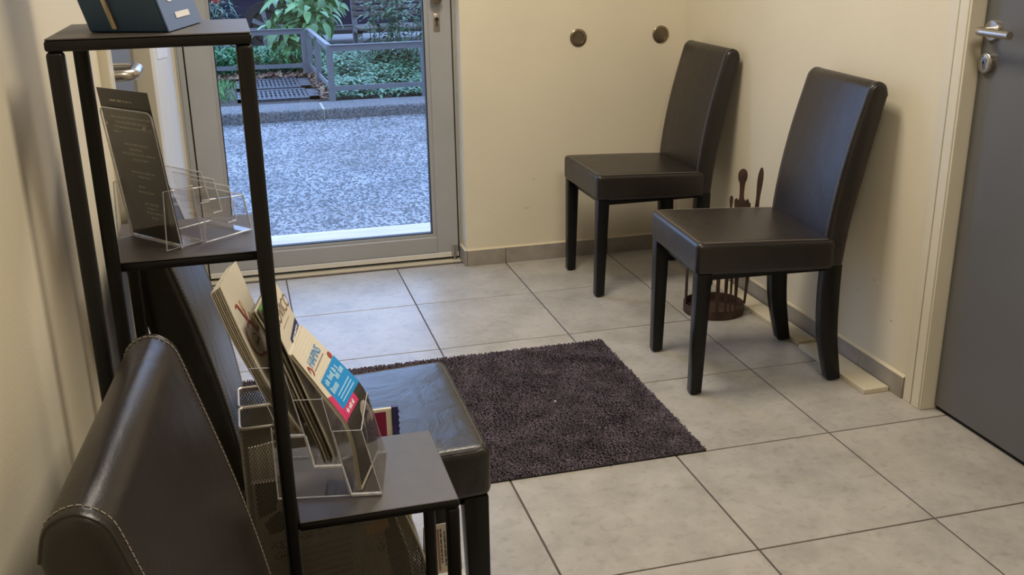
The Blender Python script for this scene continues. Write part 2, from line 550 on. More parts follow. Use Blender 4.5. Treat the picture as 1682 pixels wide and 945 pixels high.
# floor: grout bed with separate stoneware tiles
fl = boxobj('floor', (XL - 0.25, XR + 0.25, YF - 0.1, 0.50, -0.08, -0.0025), 'grout')
tag(fl, 'beige grey stoneware tile floor with dark joints', 'floor', None, 'structure')
T = 0.45
G = 0.0026
tile_meshes = {}
def tile(x0, x1, y0, y1):
    key = (round(x1 - x0, 3), round(y1 - y0, 3))
    if key not in tile_meshes:
        bm = NB()
        box(bm, -key[0] / 2, key[0] / 2, -key[1] / 2, key[1] / 2, -0.008, 0)
        bmesh.ops.recalc_face_normals(bm, faces=bm.faces[:])
        es = [e for e in bm.edges if all(v.co.z > -0.001 for v in e.verts)]
        bmesh.ops.bevel(bm, geom=es, offset=0.0008, segments=1, affect='EDGES')
        me = bpy.data.meshes.new('tile'); bm.to_mesh(me); bm.free()
        me.materials.append(MATS['floor_tile'])
        tile_meshes[key] = me
    o = bpy.data.objects.new('tile', tile_meshes[key])
    COL.objects.link(o)
    o.parent = fl
    o.location = ((x0 + x1) / 2, (y0 + y1) / 2, 0)
xs = [XL - 0.05] + [T * i for i in range(0, 4)] + [XR + 0.06]
ys = [YF] + [-T * j for j in range(10, -2, -1)] + [0.475]
ys = sorted(set(round(v, 4) for v in ys if v <= 0.475))
for i in range(len(xs) - 1):
    for j in range(len(ys) - 1):
        if ys[j + 1] - ys[j] < 0.04:
            continue
        tile(xs[i] + G, xs[i + 1] - G, ys[j] + G, ys[j + 1] - G)

# skirting of cut tiles
def skirting(name, label, segs, normal):
    root = struct(name, label, 'skirting')
    for (a, b, fixed) in segs:
        if normal == 'y':
            boxobj('skirting_tile', (a + 0.0012, b - 0.0012, fixed - 0.009, fixed, 0, 0.066), 'skirting_tile', root, 0.001, 1)
        else:
            s = -1 if normal == 'x-' else 1
            boxobj('skirting_tile', (min(fixed, fixed + s * 0.009), max(fixed, fixed + s * 0.009), a + 0.0012, b - 0.0012, 0, 0.066), 'skirting_tile', root, 0.001, 1)
    bm = NB()
    for (a, b, fixed) in segs:
        if normal == 'y':
            prism(bm, [(a, fixed, 0.072), (a, fixed, 0.066), (a, fixed - 0.0085, 0.066)], (b - a, 0, 0))
        else:
            s = -1 if normal == 'x-' else 1
            prism(bm, [(fixed, a, 0.072), (fixed, a, 0.066), (fixed + s * 0.0085, a, 0.066)], (0, b - a, 0))
    obj('sealant_bead', bm, 'sealant', root)
    return root
skirting('baseboard_back', 'grey tile skirting under the wall beside the glass door',
         [(0.735, 0.900, YB), (0.900, 1.35, YB), (1.35, XR, YB)], 'y')
skirting('baseboard_right', 'grey tile skirting along the right wall',
         [(-1.222, -1.00, XR), (-1.00, -0.55, XR), (-0.55, -0.10, XR), (-0.10, YB - 0.01, XR)], 'x-')
skirting('baseboard_reveal', 'short grey tile skirting in the glass door reveal', [(YB - 0.009, 0.50, 0.735)], 'x-')

# ------------------------------------------------------------------ glass entrance door
d1 = struct('door_1', 'grey aluminium entrance door with one tall glass pane', 'door')
YD = 0.54
bm = NB()
box(bm, 0.728, 0.752, YD - 0.030, YD + 0.06, -0.03, 2.15)
box(bm, 0.752, 0.764, YD - 0.012, YD + 0.06, -0.03, 2.16)
box(bm, 0.764, 0.790, YD - 0.040, YD + 0.06, -0.03, 2.16)
box(bm, -0.335, -0.318, YD - 0.045, YD + 0.06, -0.03, 2.16)
box(bm, -0.318, -0.297, YD - 0.030, YD + 0.06, -0.03, 2.16)
box(bm, -0.335, 0.790, YD - 0.03, YD + 0.06, 2.10, 2.16)
bevel(bm, 0.0015, 1)
obj('door_frame', bm, 'aluminium_paint', d1)
# leaf: stiles, rails, each with a raised glazing bead
bm = NB()
box(bm, 0.634, 0.7225, YD - 0.034, YD + 0.03, 0.020, 2.095)
bevel(bm, 0.002, 1); obj('stile', bm, 'aluminium_paint', d1)
bm = NB()
box(bm, -0.292, -0.200, YD - 0.034, YD + 0.03, 0.020, 2.095)
bevel(bm, 0.002, 1); obj('stile', bm, 'aluminium_paint', d1)
bm = NB()
box(bm, -0.200, 0.634, YD - 0.034, YD + 0.03, 0.038, 0.105)
bevel(bm, 0.002, 1); obj('bottom_rail', bm, 'aluminium_paint', d1)
bm = NB()
box(bm, -0.29, 0.7225, YD - 0.039, YD - 0.030, 0.016, 0.036)
bevel(bm, 0.001, 1); obj('kick_strip', bm, 'white_paint_and_daylight', d1)
bm = NB()
box(bm, -0.200, 0.634, YD - 0.034, YD + 0.03, 2.0, 2.095)
obj('top_rail', bm, 'aluminium_paint', d1)
bm = NB()
for (x0, x1, z0, z1) in ((0.618, 0.634, 0.105, 2.0), (-0.200, -0.186, 0.105, 2.0), (-0.186, 0.618, 0.105, 0.117), (-0.186, 0.618, 1.985, 2.0)):
    box(bm, x0, x1, YD - 0.022, YD + 0.012, z0, z1)
obj('glazing_bead', bm, 'aluminium_paint', d1)
bm = NB()
for (x0, x1, z0, z1) in ((0.614, 0.618, 0.117, 1.985), (-0.186, -0.182, 0.117, 1.985), (-0.186, 0.618, 0.117, 0.121), (-0.186, 0.618, 1.981, 1.985)):
    box(bm, x0, x1, YD - 0.016, YD + 0.008, z0, z1)
obj('gasket', bm, 'gasket', d1)
bm = NB()
box(bm, -0.186, 0.618, YD - 0.006, YD + 0.000, 0.117, 1.985)
obj('glass_pane', bm, 'door_glass', d1)
bm = NB()
box(bm, 0.7225, 0.728, YD - 0.02, YD + 0.03, 0.0, 2.1)
box(bm, -0.297, -0.292, YD - 0.02, YD + 0.03, 0.0, 2.1)
box(bm, -0.297, 0.728, YD - 0.012, YD + 0.03, -0.002, 0.022)
obj('shadow_gap_strip', bm, 'dark_gap', d1)  # near-black strips stand in for shade in the gaps round the leaf
# lock plate, cylinder and knob
lp = boxobj('lock_plate', (0.653, 0.678, YD - 0.038, YD - 0.034, 0.944, 1.012), 'steel', d1, 0.0015, 2)
bm = NB(); lathe(bm, [(0.0095, 0), (0.0095, -0.003)], (0.6655, YD - 0.038, 0.990), 'Y', 18)
box(bm, 0.661, 0.670, YD - 0.041, YD - 0.038, 0.962, 0.988)
obj('lock_cylinder', bm, 'bronze', lp)
bm = NB()
lathe(bm, [(0.006, -0.0405), (0.006, -0.042)], (0.6655, YD, 0.990), 'Y', 12)
box(bm, 0.6645, 0.6665, YD - 0.0425, YD - 0.041, 0.966, 0.984)
obj('key_slot', bm, 'dark_gap', lp)
bm = NB()
lathe(bm, [(0.019, -0.034), (0.019, -0.040), (0.009, -0.042), (0.009, -0.052), (0.022, -0.056), (0.024, -0.066), (0.018, -0.074), (0.004, -0.076)], (0.662, YD, 1.072), 'Y', 24)
obj('door_knob', bm, 'bronze', d1, True)
# floor bolt at the bottom corner
fb = boxobj('floor_bolt', (0.692, 0.717, YD - 0.042, YD - 0.034, 0.022, 0.066), 'steel', d1, 0.002, 2)
bm = NB()
tube(bm, [(0.699, YD - 0.044, 0.024), (0.699, YD - 0.044, 0.066)], 0.004, 10)
tube(bm, [(0.711, YD - 0.044, 0.024), (0.711, YD - 0.044, 0.066)], 0.004, 10)
obj('bolt_rod', bm, 'chrome', fb, True)
bm = NB(); tube(bm, [(0.705, YD - 0.043, 0.003), (0.705, YD - 0.043, 0.02)], 0.006, 10)
obj('bolt_foot', bm, 'chrome', fb, True)
# threshold strips
th = boxobj('threshold', (XL, 0.735, 0.477, 0.504, -0.05, 0.002), 'frame_paint')
tag(th, 'beige threshold strips on the floor under the glass door', 'threshold', None, 'structure')
boxobj('rear_strip', (XL, 0.735, 0.508, 0.64, -0.05, 0.004), 'frame_paint', th)

# ------------------------------------------------------------------ grey door in the right wall
d2 = struct('door_2', 'dark grey flush door with steel lever handle in the right wall', 'door')
boxobj('door_leaf', (1.712, 1.752, -2.195, -1.306, 0.014, 2.06), 'grey_door', d2, 0.001, 1)
boxobj('door_gap', (1.722, 1.76, -2.20, -1.284, -0.002, 2.075), 'dark_gap', d2)
def door_casing(root, y_edge, sgn):
    # stepped jamb: flat outer board, groove, inner board, deep lining
    a = lambda d: y_edge + sgn * d
    def bb(name, x0, x1, ya, yb, z1=2.10):
        boxobj(name, (x0, x1, min(ya, yb), max(ya, yb), 0, z1), 'frame_paint', root, 0.0015, 1)
    bb('outer_board', 1.668, 1.70, a(0.039), a(0.004))
    bb('groove_strip', 1.674, 1.70, a(0.004), a(0.0))
    bb('inner_board', 1.667, 1.70, a(0.0), a(-0.034))
    bb('lining', 1.670, 1.80, a(-0.034), a(-0.041))
door_casing(d2, -1.262, 1)
door_casing(d2, -2.238, -1)
boxobj('head_board', (1.667, 1.80, -2.28, -1.222, 2.06, 2.12), 'frame_paint', d2)
# lever handle
YH, ZH, XF = -1.343, 1.053, 1.712
hd = NB(); lathe(hd, [(0.026, 0), (0.026, -0.007), (0.024, -0.010), (0.010, -0.0105)], (XF, YH, ZH), 'X', 32)
hd = obj('handle_rose', hd, 'steel', d2, True)
bm = NB()
tube(bm, [(XF - 0.008, YH, ZH), (XF - 0.038, YH, ZH + 0.001), (XF - 0.050, YH - 0.004, ZH + 0.001), (XF - 0.055, YH - 0.014, ZH), (XF - 0.056, YH - 0.03, ZH), (XF - 0.056, YH - 0.122, ZH - 0.001)],
     [0.0085, 0.0085, 0.0093, 0.0098, 0.0100, 0.0100], 16)
obj('lever', bm, 'steel', hd, True)
bm = NB(); lathe(bm, [(0.0245, 0), (0.0245, -0.012), (0.022, -0.014), (0.004, -0.0142)], (XF, YH + 0.004, ZH - 0.080), 'X', 32)
es = obj('escutcheon', bm, 'steel', d2, True)
bm = NB(); lathe(bm, [(0.0085, 0), (0.0085, -0.0025)], (XF - 0.0142, YH + 0.004, ZH - 0.073), 'X', 18)
box(bm, XF - 0.0167, XF - 0.0142, YH + 0.0005, YH + 0.0075, ZH - 0.096, ZH - 0.075)
obj('lock_cylinder', bm, 'chrome', es, True)
bm = NB(); box(bm, XF - 0.0175, XF - 0.0160, YH + 0.0030, YH + 0.0046, ZH - 0.094, ZH - 0.076)
box(bm, XF - 0.0175, XF - 0.0160, YH + 0.001, YH + 0.007, ZH - 0.0735, ZH - 0.071)
obj('key_slot', bm, 'dark_gap', es)

# ------------------------------------------------------------------ door in the left wall
d3 = struct('door_3', 'grey door with steel lever handle in the left wall near the glass door', 'door')
boxobj('door_leaf', (-0.41, -0.362, -1.59, -0.725, 0.01, 2.06), 'grey_door', d3)
boxobj('door_gap', (-0.43, -0.366, -1.60, -0.70, 0, 2.09), 'dark_gap', d3)
for (y0, y1) in ((-1.665, -1.600), (-0.71, -0.61)):
    boxobj('casing_board', (-0.42, -0.320, y0, y1, 0, 2.12), 'frame_paint', d3, 0.002, 1)
boxobj('casing_step', (-0.36, -0.328, -0.61, -0.565, 0, 2.12), 'frame_paint', d3, 0.003, 2)
boxobj('head_board', (-0.42, -0.320, -1.665, -0.61, 2.06, 2.12), 'frame_paint', d3)
bm = NB(); lathe(bm, [(0.026, 0), (0.026, 0.008), (0.01, 0.009)], (-0.362, -1.50, 1.058), 'X', 24)
hr = obj('handle_rose', bm, 'steel', d3, True)
bm = NB()
tube(bm, [(-0.355, -1.50, 1.058), (-0.318, -1.50, 1.058), (-0.304, -1.494, 1.058), (-0.298, -1.48, 1.058), (-0.298, -1.39, 1.058), (-0.304, -1.376, 1.058), (-0.318, -1.370, 1.058), (-0.345, -1.370, 1.058)], 0.0105, 14)
obj('lever', bm, 'steel', hr, True)
# wall before the entrance, coloured white to imitate daylight; trim and paper notice
wp = boxobj('wall_daylight_tint', (XL, XL + 0.004, -0.56, 0.47, 0, 2.12), 'white_paint_and_daylight')
tag(wp, 'left wall beside the glass door, whitened to imitate daylight', 'panel', None, 'structure')
tr = boxobj('trim_2', (XL, XL + 0.010, 0.455, 0.497, 0, 2.14), 'sealant')
tag(tr, 'narrow cream strip where the left wall meets the door frame', 'trim', None, 'structure')
bm = NB(); prism(bm, [(XL + 0.0045, -0.34, 1.15), (XL + 0.0045, -0.34, 0.968), (XL + 0.0045, 0.15, 0.925), (XL + 0.0045, 0.15, 1.15)], (0.0012, 0, 0))
tag(obj('paper_notice', bm, 'paper_white'), 'white paper notice taped to the left wall by the glass door', 'notice')

# ------------------------------------------------------------------ round flush pulls on the wall
def flush_pull(x, label):
    root = thing('flush_pull', label, 'wall fitting', (x, YB, 0.907), 0, 'round metal cups on the cream wall')
    bm = NB()
    lathe(bm, [(0.0345, 0.0), (0.0345, -0.004), (0.032, -0.006), (0.025, -0.006), (0.0235, -0.004), (0.0235, -0.0005)], (0, 0, 0), 'Y', 40, cap=False)
    obj('ring', bm, 'bronze', root, True)
    bm = NB()
    lathe(bm, [(0.0235, -0.0035), (0.022, -0.0012), (0.012, -0.0008), (0.001, -0.0006)], (0, 0, 0), 'Y', 40)
    obj('cup', bm, 'bronze', root, True)
    return root
flush_pull(1.2155, 'round bronze flush cup on the cream wall, nearer the glass door')
flush_pull(1.5675, 'round bronze flush cup on the cream wall, nearer the room corner')

# ------------------------------------------------------------------ chairs
def catmull(pts, n=6):
    pts = [Vector(p) for p in pts]
    out = []
    for i in range(len(pts) - 1):
        p0, p1, p2, p3 = pts[max(i - 1, 0)], pts[i], pts[i + 1], pts[min(i + 2, len(pts) - 1)]
        for k in range(n):
            t = k / n
            out.append(0.5 * ((2 * p1) + (p2 - p0) * t + (2 * p0 - 5 * p1 + 4 * p2 - p3) * t * t + (3 * p1 - p0 - 3 * p2 + p3) * t ** 3))
    out.append(pts[-1])
    return out

def stitches(bm, path, step=0.0062, ln=0.0043, r=0.0008):
    L = [0.0]
    for i in range(1, len(path)):
        L.append(L[-1] + (path[i] - path[i - 1]).length)
    s = 0.0
    def at(d):
        d = min(max(d, 0), L[-1])
        for i in range(1, len(L)):
            if d <= L[i]:
                return path[i - 1].lerp(path[i], (d - L[i - 1]) / max(L[i] - L[i - 1], 1e-9))
        return path[-1]
    while s + ln < L[-1]:
        tube(bm, [at(s), at(s + ln)], r, 4)
        s += step

HW = 0.2      # half width of the seat
HB2 = 0.189   # half width of the backrest
def chair_proto():
    root = thing('dining_chair', 'x', 'chair')
    X = lambda d: 0.25 - d
    # seat: padded slab with soft edges
    bm = NB()
    nx, ny = 14, 14
    def seat_pt(u, v, top):
        x = X(0.0) - u * 0.425
        y = -HW + v * 2 * HW
        zt = 0.472 - 0.018 * u + 0.007 * (math.sin(PI * u) * math.sin(PI * v)) ** 0.6
        zb = 0.376 - 0.014 * u
        return (x, y, zt if top else zb)
    tops = [[bm.verts.new(seat_pt(i / nx, j / ny, True)) for j in range(ny + 1)] for i in range(nx + 1)]
    bots = [[bm.verts.new(seat_pt(i / nx, j / ny, False)) for j in range(ny + 1)] for i in range(nx + 1)]
    for i in range(nx):
        for j in range(ny):
            bm.faces.new((tops[i][j], tops[i + 1][j], tops[i + 1][j + 1], tops[i][j + 1]))
            bm.faces.new((bots[i][j], bots[i][j + 1], bots[i + 1][j + 1], bots[i + 1][j]))
    for i in range(nx):
        bm.faces.new((tops[i][0], bots[i][0], bots[i + 1][0], tops[i + 1][0]))
        bm.faces.new((tops[i][ny], tops[i + 1][ny], bots[i + 1][ny], bots[i][ny]))
    for j in range(ny):
        bm.faces.new((tops[0][j], tops[0][j + 1], bots[0][j + 1], bots[0][j]))
        bm.faces.new((tops[nx][j], bots[nx][j], bots[nx][j + 1], tops[nx][j + 1]))
    bmesh.ops.recalc_face_normals(bm, faces=bm.faces[:])
    es = [e for e in bm.edges if len(e.link_faces) == 2 and e.calc_face_angle(0) > 0.8]
    bmesh.ops.bevel(bm, geom=es, offset=0.016, segments=4, profile=0.5, affect='EDGES')
    seat = obj('seat', bm, 'leather', root, True)
    # piping and stitches around the seat top
    def rim(ins, dz):
        pts = []
        r = 0.02
        x0, x1, y0, y1 = X(0.0) - ins, X(0.40), -HW + ins, HW - ins
        pts.append(Vector((x1, y0, 0)))
        for k in range(7):
            a = -PI / 2 + k / 6 * PI / 2
            pts.append(Vector((x0 - r + r * math.cos(a), y0 + r + r * math.sin(a), 0)))
        for k in range(7):
            a = k / 6 * PI / 2
            pts.append(Vector((x0 - r + r * math.cos(a), y1 - r + r * math.sin(a), 0)))
        pts.append(Vector((x1, y1, 0)))
        out = []
        for i in range(len(pts) - 1):
            n = max(1, int((pts[i + 1] - pts[i]).length / 0.03))
            for k in range(n):
                out.append(pts[i].lerp(pts[i + 1], k / n))
        out.append(pts[-1])
        for p in out:
            u = (X(0.0) - p.x) / 0.425
            v = (p.y + HW) / (2 * HW)
            p.z = 0.472 - 0.018 * u + 0.007 * (max(0, math.sin(PI * u)) * max(0, math.sin(PI * v))) ** 0.6 + dz
        return out
    bm = NB(); tube(bm, rim(0.0065, -0.0045), 0.0022, 6)
    obj('piping', bm, 'leather', seat, True)
    bm = NB(); stitches(bm, rim(0.011, -0.0012))
    obj('stitching', bm, 'stitch_thread', seat)['kind'] = 'stuff'
    # backrest: side profile swept across the width
    front = catmull([(0.408, 0, 0.365), (0.402, 0, 0.45), (0.418, 0, 0.58), (0.447, 0, 0.72), (0.486, 0, 0.862)], 5)
    rear = catmull([(0.548, 0, 0.856), (0.528, 0, 0.77), (0.501, 0, 0.64), (0.473, 0, 0.5), (0.457, 0, 0.365)], 5)
    top = catmull([(0.486, 0, 0.862), (0.495, 0, 0.884), (0.516, 0, 0.896), (0.539, 0, 0.885), (0.548, 0, 0.856)], 4)
    prof = front + top[1:-1] + rear
    bm = NB()
    prism(bm, [(X(p.x), -HB2, p.z) for p in prof], (0, 2 * HB2, 0))
    bmesh.ops.recalc_face_normals(bm, faces=bm.faces[:])
    es = [e for e in bm.edges if all(abs(abs(v.co.y) - HB2) < 1e-5 for v in e.verts) and abs(e.verts[0].co.y - e.verts[1].co.y) < 1e-5]
    bmesh.ops.bevel(bm, geom=es, offset=0.014, segments=4, profile=0.5, affect='EDGES')
    back = obj('backrest', bm, 'leather', root, True)
    path = front[3:] + top[1:]
    for s in (-1, 1):
        bm = NB()
        bp = NB()
        def offs(ins, out):
            r = []
            for i, p in enumerate(path):
                t = path[min(i + 1, len(path) - 1)] - path[max(i - 1, 0)]
                t.normalize()
                n = Vector((-t.z, 0, t.x))     # towards the sitter side, then upwards
                q = p + n * out
                r.append(Vector((X(q.x), s * (HB2 - ins), q.z)))
            return r
        stitches(bm, offs(0.0165, 0.0006))
        tube(bp, offs(0.0075, -0.0022), 0.0022, 6)
        obj('stitching', bm, 'stitch_thread', back)['kind'] = 'stuff'
        obj('piping', bp, 'leather', back, True)
    # legs
    for s in (-1, 1):
        bm = NB()
        y0, y1 = s * 0.196, s * 0.155
        a = [(X(0.006), y0, 0.378), (X(0.050), y0, 0.378), (X(0.050), y1, 0.378), (X(0.006), y1, 0.378)]
        b = [(X(0.004), s * 0.187, 0.006), (X(0.038), s * 0.187, 0.006), (X(0.038), s * 0.153, 0.006), (X(0.004), s * 0.153, 0.006)]
        va = [bm.verts.new(p) for p in a]; vb = [bm.verts.new(p) for p in b]
        bm.faces.new(va); bm.faces.new(vb)
        for i in range(4):
            bm.faces.new((va[i], va[(i + 1) % 4], vb[(i + 1) % 4], vb[i]))
        bevel(bm, 0.003, 2)
        lg = obj('leg', bm, 'black_wood', root, True)
        bm = NB(); lathe(bm, [(0.011, 0.0), (0.012, 0.006)], (X(0.021), s * 0.170, 0), 'Z', 12)
        obj('foot_pad', bm, 'gasket', lg)
        bm = NB()
        ff = catmull([(0.402, 0, 0.372), (0.400, 0, 0.28), (0.408, 0, 0.15), (0.442, 0, 0.006)], 4)
        rr = catmull([(0.484, 0, 0.006), (0.462, 0, 0.15), (0.456, 0, 0.28), (0.456, 0, 0.372)], 4)
        prism(bm, [(X(p.x), s * 0.187, p.z) for p in ff + rr], (0, -s * 0.038, 0))
        bevel(bm, 0.003, 2)
        lg = obj('leg', bm, 'black_wood', root, True)
        bm = NB(); lathe(bm, [(0.013, 0.0), (0.014, 0.006)], (X(0.462), s * 0.168, 0), 'Z', 12)
        obj('foot_pad', bm, 'gasket', lg)
    # underside apron
    bm = NB()
    box(bm, X(0.40), X(0.03), -0.17, 0.17, 0.352, 0.374)
    obj('seat_base', bm, 'black_wood', root)
    return root

ch = chair_proto()
GR = 'dark brown leatherette chairs in the waiting room'
spots = [((1.345, -0.857, 0), PI + math.radians(-3.5), 'dark leatherette chair by the right wall, nearest the grey door', 'leather'),
         ((1.357, 0.055, 0), PI, 'dark leatherette chair in the room corner under the round wall cups', 'leather'),
         ((-0.007, -1.832, 0), 0.0, 'dark leatherette chair against the left wall behind the stepped shelf unit', 'leather_worn'),
         ((0.020, -2.660, 0), math.radians(-5), 'dark leatherette chair in the left foreground with its rounded back up close', 'leather')]
for i, (loc, rz, lab, lm) in enumerate(spots):
    c = ch if i == 0 else copy_tree(ch)
    c.location = loc
    c.rotation_euler = (0, 0, rz)
    tag(c, lab, 'chair', GR)
    if lm != 'leather':
        for p in c.children:
            if p.name.startswith('seat') and not p.name.startswith('seat_base') or p.name.startswith('backrest'):
                p.data = p.data.copy()
                p.data.materials[0] = MATS[lm]

# ------------------------------------------------------------------ rug
RX0, RX1, RY0, RY1 = -0.215, 0.985, -1.352, -0.545
rug = thing('rug', 'dark aubergine shaggy doormat lying on the tiles', 'rug', ((RX0 + RX1) / 2, (RY0 + RY1) / 2, 0))
w2, h2 = (RX1 - RX0) / 2, (RY1 - RY0) / 2
boxobj('rug_backing', (-w2, w2, -h2, h2, 0.0002, 0.004), 'rug_back', rug, 0.001, 1)
def build_pile():
    st = 0.0066
    nx, ny = int(2 * w2 / st), int(2 * h2 / st)
    gx, gy = np.meshgrid(np.linspace(-w2 + 0.004, w2 - 0.004, nx), np.linspace(-h2 + 0.004, h2 - 0.004, ny))
    n = gx.size
    px = gx.ravel() + rng.uniform(-0.003, 0.003, n)
    py = gy.ravel() + rng.uniform(-0.003, 0.003, n)
    big = np.sin(px * 17 + 1.3 * np.sin(py * 23)) * np.cos(py * 15 + px * 6)
    a = rng.uniform(0, 2 * PI, n)
    lean = rng.uniform(0.001, 0.0055, n)
    edge = np.minimum(w2 - np.abs(px), h2 - np.abs(py))
    hgt = (0.0115 + 0.0012 * big + rng.uniform(-0.002, 0.002, n)) * np.clip(0.55 + edge / 0.02, 0.55, 1)
    la = rng.uniform(0, 2 * PI, n) * 0.6 + big * 2
    r0 = rng.uniform(0.0026, 0.0040, n)
    V = np.zeros((n, 6, 3))
    for k in range(3):
        an = a + 2 * PI * k / 3
        V[:, k, 0] = px + r0 * np.cos(an); V[:, k, 1] = py + r0 * np.sin(an); V[:, k, 2] = 0.0035
        V[:, 3 + k, 0] = px + 0.8 * r0 * np.cos(an + 0.6) + lean * np.cos(la)
        V[:, 3 + k, 1] = py + 0.8 * r0 * np.sin(an + 0.6) + lean * np.sin(la)
        V[:, 3 + k, 2] = hgt + rng.uniform(-0.001, 0.001, n)
    base = (np.arange(n) * 6)[:, None]
    quads = np.concatenate([base + np.array([[0, 1, 4, 3]]), base + np.array([[1, 2, 5, 4]]), base + np.array([[2, 0, 3, 5]])])
    tris = base + np.array([[3, 4, 5]])
    me = bpy.data.meshes.new('pile')
    me.from_pydata(V.reshape(-1, 3).tolist(), [], quads.tolist() + tris.tolist())
    me.materials.append(MATS['rug_pile'])
    o = bpy.data.objects.new('pile', me); COL.objects.link(o); o.parent = rug
    o['kind'] = 'stuff'
build_pile()
# a tiny white crumb on the pile
bm = NB(); box(bm, -0.003, 0.003, -0.0015, 0.0015, 0, 0.004)
o = obj('paper_crumb', bm, 'paper_white'); o.location = (0.685, -0.98, 0.0155); tag(o, 'tiny white crumb lying on the dark doormat', 'crumb')

# ------------------------------------------------------------------ loose boards by the skirting
for (x0, x1, y0, y1, lab) in ((1.577, 1.660, -1.166, -0.795, 'cream board on the floor along the right wall, nearer the grey door'),
                              (1.588, 1.655, -0.770, 0.25, 'long cream board on the floor along the right wall, reaching towards the corner')):
    o = boxobj('loose_board', (-(x1 - x0) / 2, (x1 - x0) / 2, -(y1 - y0) / 2, (y1 - y0) / 2, 0, 0.0145), 'board_mdf', None, 0.001, 1)
    o.location = ((x0 + x1) / 2, (y0 + y1) / 2, 0.0002)
    tag(o, lab, 'board', 'loose cream boards by the skirting')

# ------------------------------------------------------------------ umbrella stand of rusty steel cutouts
us = thing('umbrella_stand', 'rust brown steel umbrella stand with spoon shaped uprights', 'umbrella stand', (1.470, -0.385, 0))
R0 = 0.108
bm = NB()
lathe(bm, [(R0, 0.002), (R0, 0.034), (R0 - 0.004, 0.034), (R0 - 0.004, 0.002)], (0, 0, 0), 'Z', 48, cap=False)
obj('base_ring', bm, 'rust', us, True)
bm = NB(); lathe(bm, [(R0 - 0.003, 0.0015), (R0 - 0.003, 0.004)], (0, 0, 0), 'Z', 48)
obj('drip_tray', bm, 'rust', us)
bm = NB()
lathe(bm, [(R0 - 0.012, 0.004), (R0 - 0.012, 0.010), (R0 - 0.016, 0.010), (R0 - 0.016, 0.004)], (0, 0, 0), 'Z', 48, cap=False)
obj('inner_ring', bm, 'rust', us, True)
bm = NB()
lathe(bm, [(R0 - 0.002, 0.305), (R0 - 0.002, 0.325), (R0 - 0.005, 0.325), (R0 - 0.005, 0.305)], (0, 0, 0), 'Z', 48, cap=False)
obj('upper_ring', bm, 'rust', us, True)
def upright(ang, prof, lean=(0, 0), face=None):
    """flat cutout: prof = list of (z, half width); stands on the ring, flat side along face"""
    fa = ang if face is None else face
    c = Vector((math.cos(ang), math.sin(ang), 0)) * (R0 - 0.002)
    t = Vector((-math.sin(fa), math.cos(fa), 0))
    nrm = Vector((math.cos(fa), math.sin(fa), 0)) * 0.0025
    ax = lambda z: c + Vector((lean[0], lean[1], 0)) * (z / 0.53) + Vector((0, 0, z))
    L = [ax(z) + t * w for z, w in prof]
    Rr = [ax(z) - t * w for z, w in reversed(prof)]
    bm = NB(); prism(bm, L + Rr, nrm)
    obj('upright', bm, 'rust', us)
def sm(prof, n=5):
    return [(p.z, max(p.x, 0.0004)) for p in catmull([(w, 0, z) for z, w in prof], n)]
D_ = math.radians
upright(D_(-72), sm([(0.03, 0.004), (0.12, 0.006), (0.30, 0.010), (0.39, 0.0165), (0.425, 0.0155), (0.442, 0.008), (0.488, 0.0092), (0.503, 0.0145), (0.522, 0.0158), (0.536, 0.010), (0.541, 0.0005)]), (0.0, 0.0), D_(-100))
upright(D_(-22), sm([(0.03, 0.004), (0.12, 0.006), (0.28, 0.011), (0.36, 0.009), (0.42, 0.0065), (0.47, 0.0095), (0.505, 0.0095), (0.528, 0.005), (0.534, 0.0005)]), (0.018, -0.035), D_(-100))
upright(D_(-94), sm([(0.03, 0.004), (0.25, 0.006), (0.385, 0.006), (0.41, 0.0035), (0.43, 0.0058), (0.446, 0.0055), (0.453, 0.0005)]), (0, 0), D_(-100))
upright(D_(-84), sm([(0.03, 0.003), (0.25, 0.005), (0.385, 0.005), (0.40, 0.0035), (0.42, 0.0060), (0.436, 0.0055), (0.442, 0.0005)]), (0, 0), D_(-100))
upright(D_(-56), sm([(0.30, 0.004), (0.385, 0.003), (0.40, 0.0035), (0.418, 0.0045), (0.430, 0.0005)]), (0, 0), D_(-100))
upright(D_(-51), sm([(0.30, 0.004), (0.385, 0.003), (0.40, 0.0035), (0.418, 0.0045), (0.430, 0.0005)]), (0, 0), D_(-100))
upright(D_(-40), sm([(0.30, 0.004), (0.375, 0.003), (0.39, 0.0045), (0.408, 0.004), (0.412, 0.0005)]), (0, 0), D_(-100))
for a in (40, 85, 130, 175, 215, 250):
    upright(D_(a), sm([(0.03, 0.006), (0.24, 0.007), (0.30, 0.006), (0.325, 0.008), (0.34, 0.0005)]))

# ------------------------------------------------------------------ stepped three-platform shelf unit
SX, SY, SW = -0.292, -2.437, 0.198
Z1, Z2, Z3 = 1.2036, 0.9137, 0.627
TH, LG = 0.0125, 0.0168
sh = thing('shelf_unit', 'black metal shelf unit with three stepped platforms in an L', 'shelf', (SX, SY, 0))
def platform(u, v, z):
    bm = NB()
    box(bm, u * SW, (u + 1) * SW, v * SW, (v + 1) * SW, z - TH, z - 0.0015)
    bevel(bm, 0.003, 2)
    p = obj('platform', bm, 'black_metal', sh, True)
    bm = NB(); box(bm, u * SW + 0.001, (u + 1) * SW - 0.001, v * SW + 0.001, (v + 1) * SW - 0.001, z - 0.0016, z)
    bevel(bm, 0.001, 1)
    obj('board', bm, 'shelf_board', p)
platform(0, 0, Z1)
platform(0, 1, Z2)
platform(1, 0, Z3)
def leg(u, v, z, inx, iny):
    x = u * SW + (0 if inx > 0 else -LG)
    y = v * SW + (0 if iny > 0 else -LG)
    bm = NB(); box(bm, x, x + LG, y, y + LG, 0.001, z - TH)
    bevel(bm, 0.0045, 3)
    obj('leg', bm, 'black_metal', sh, True)
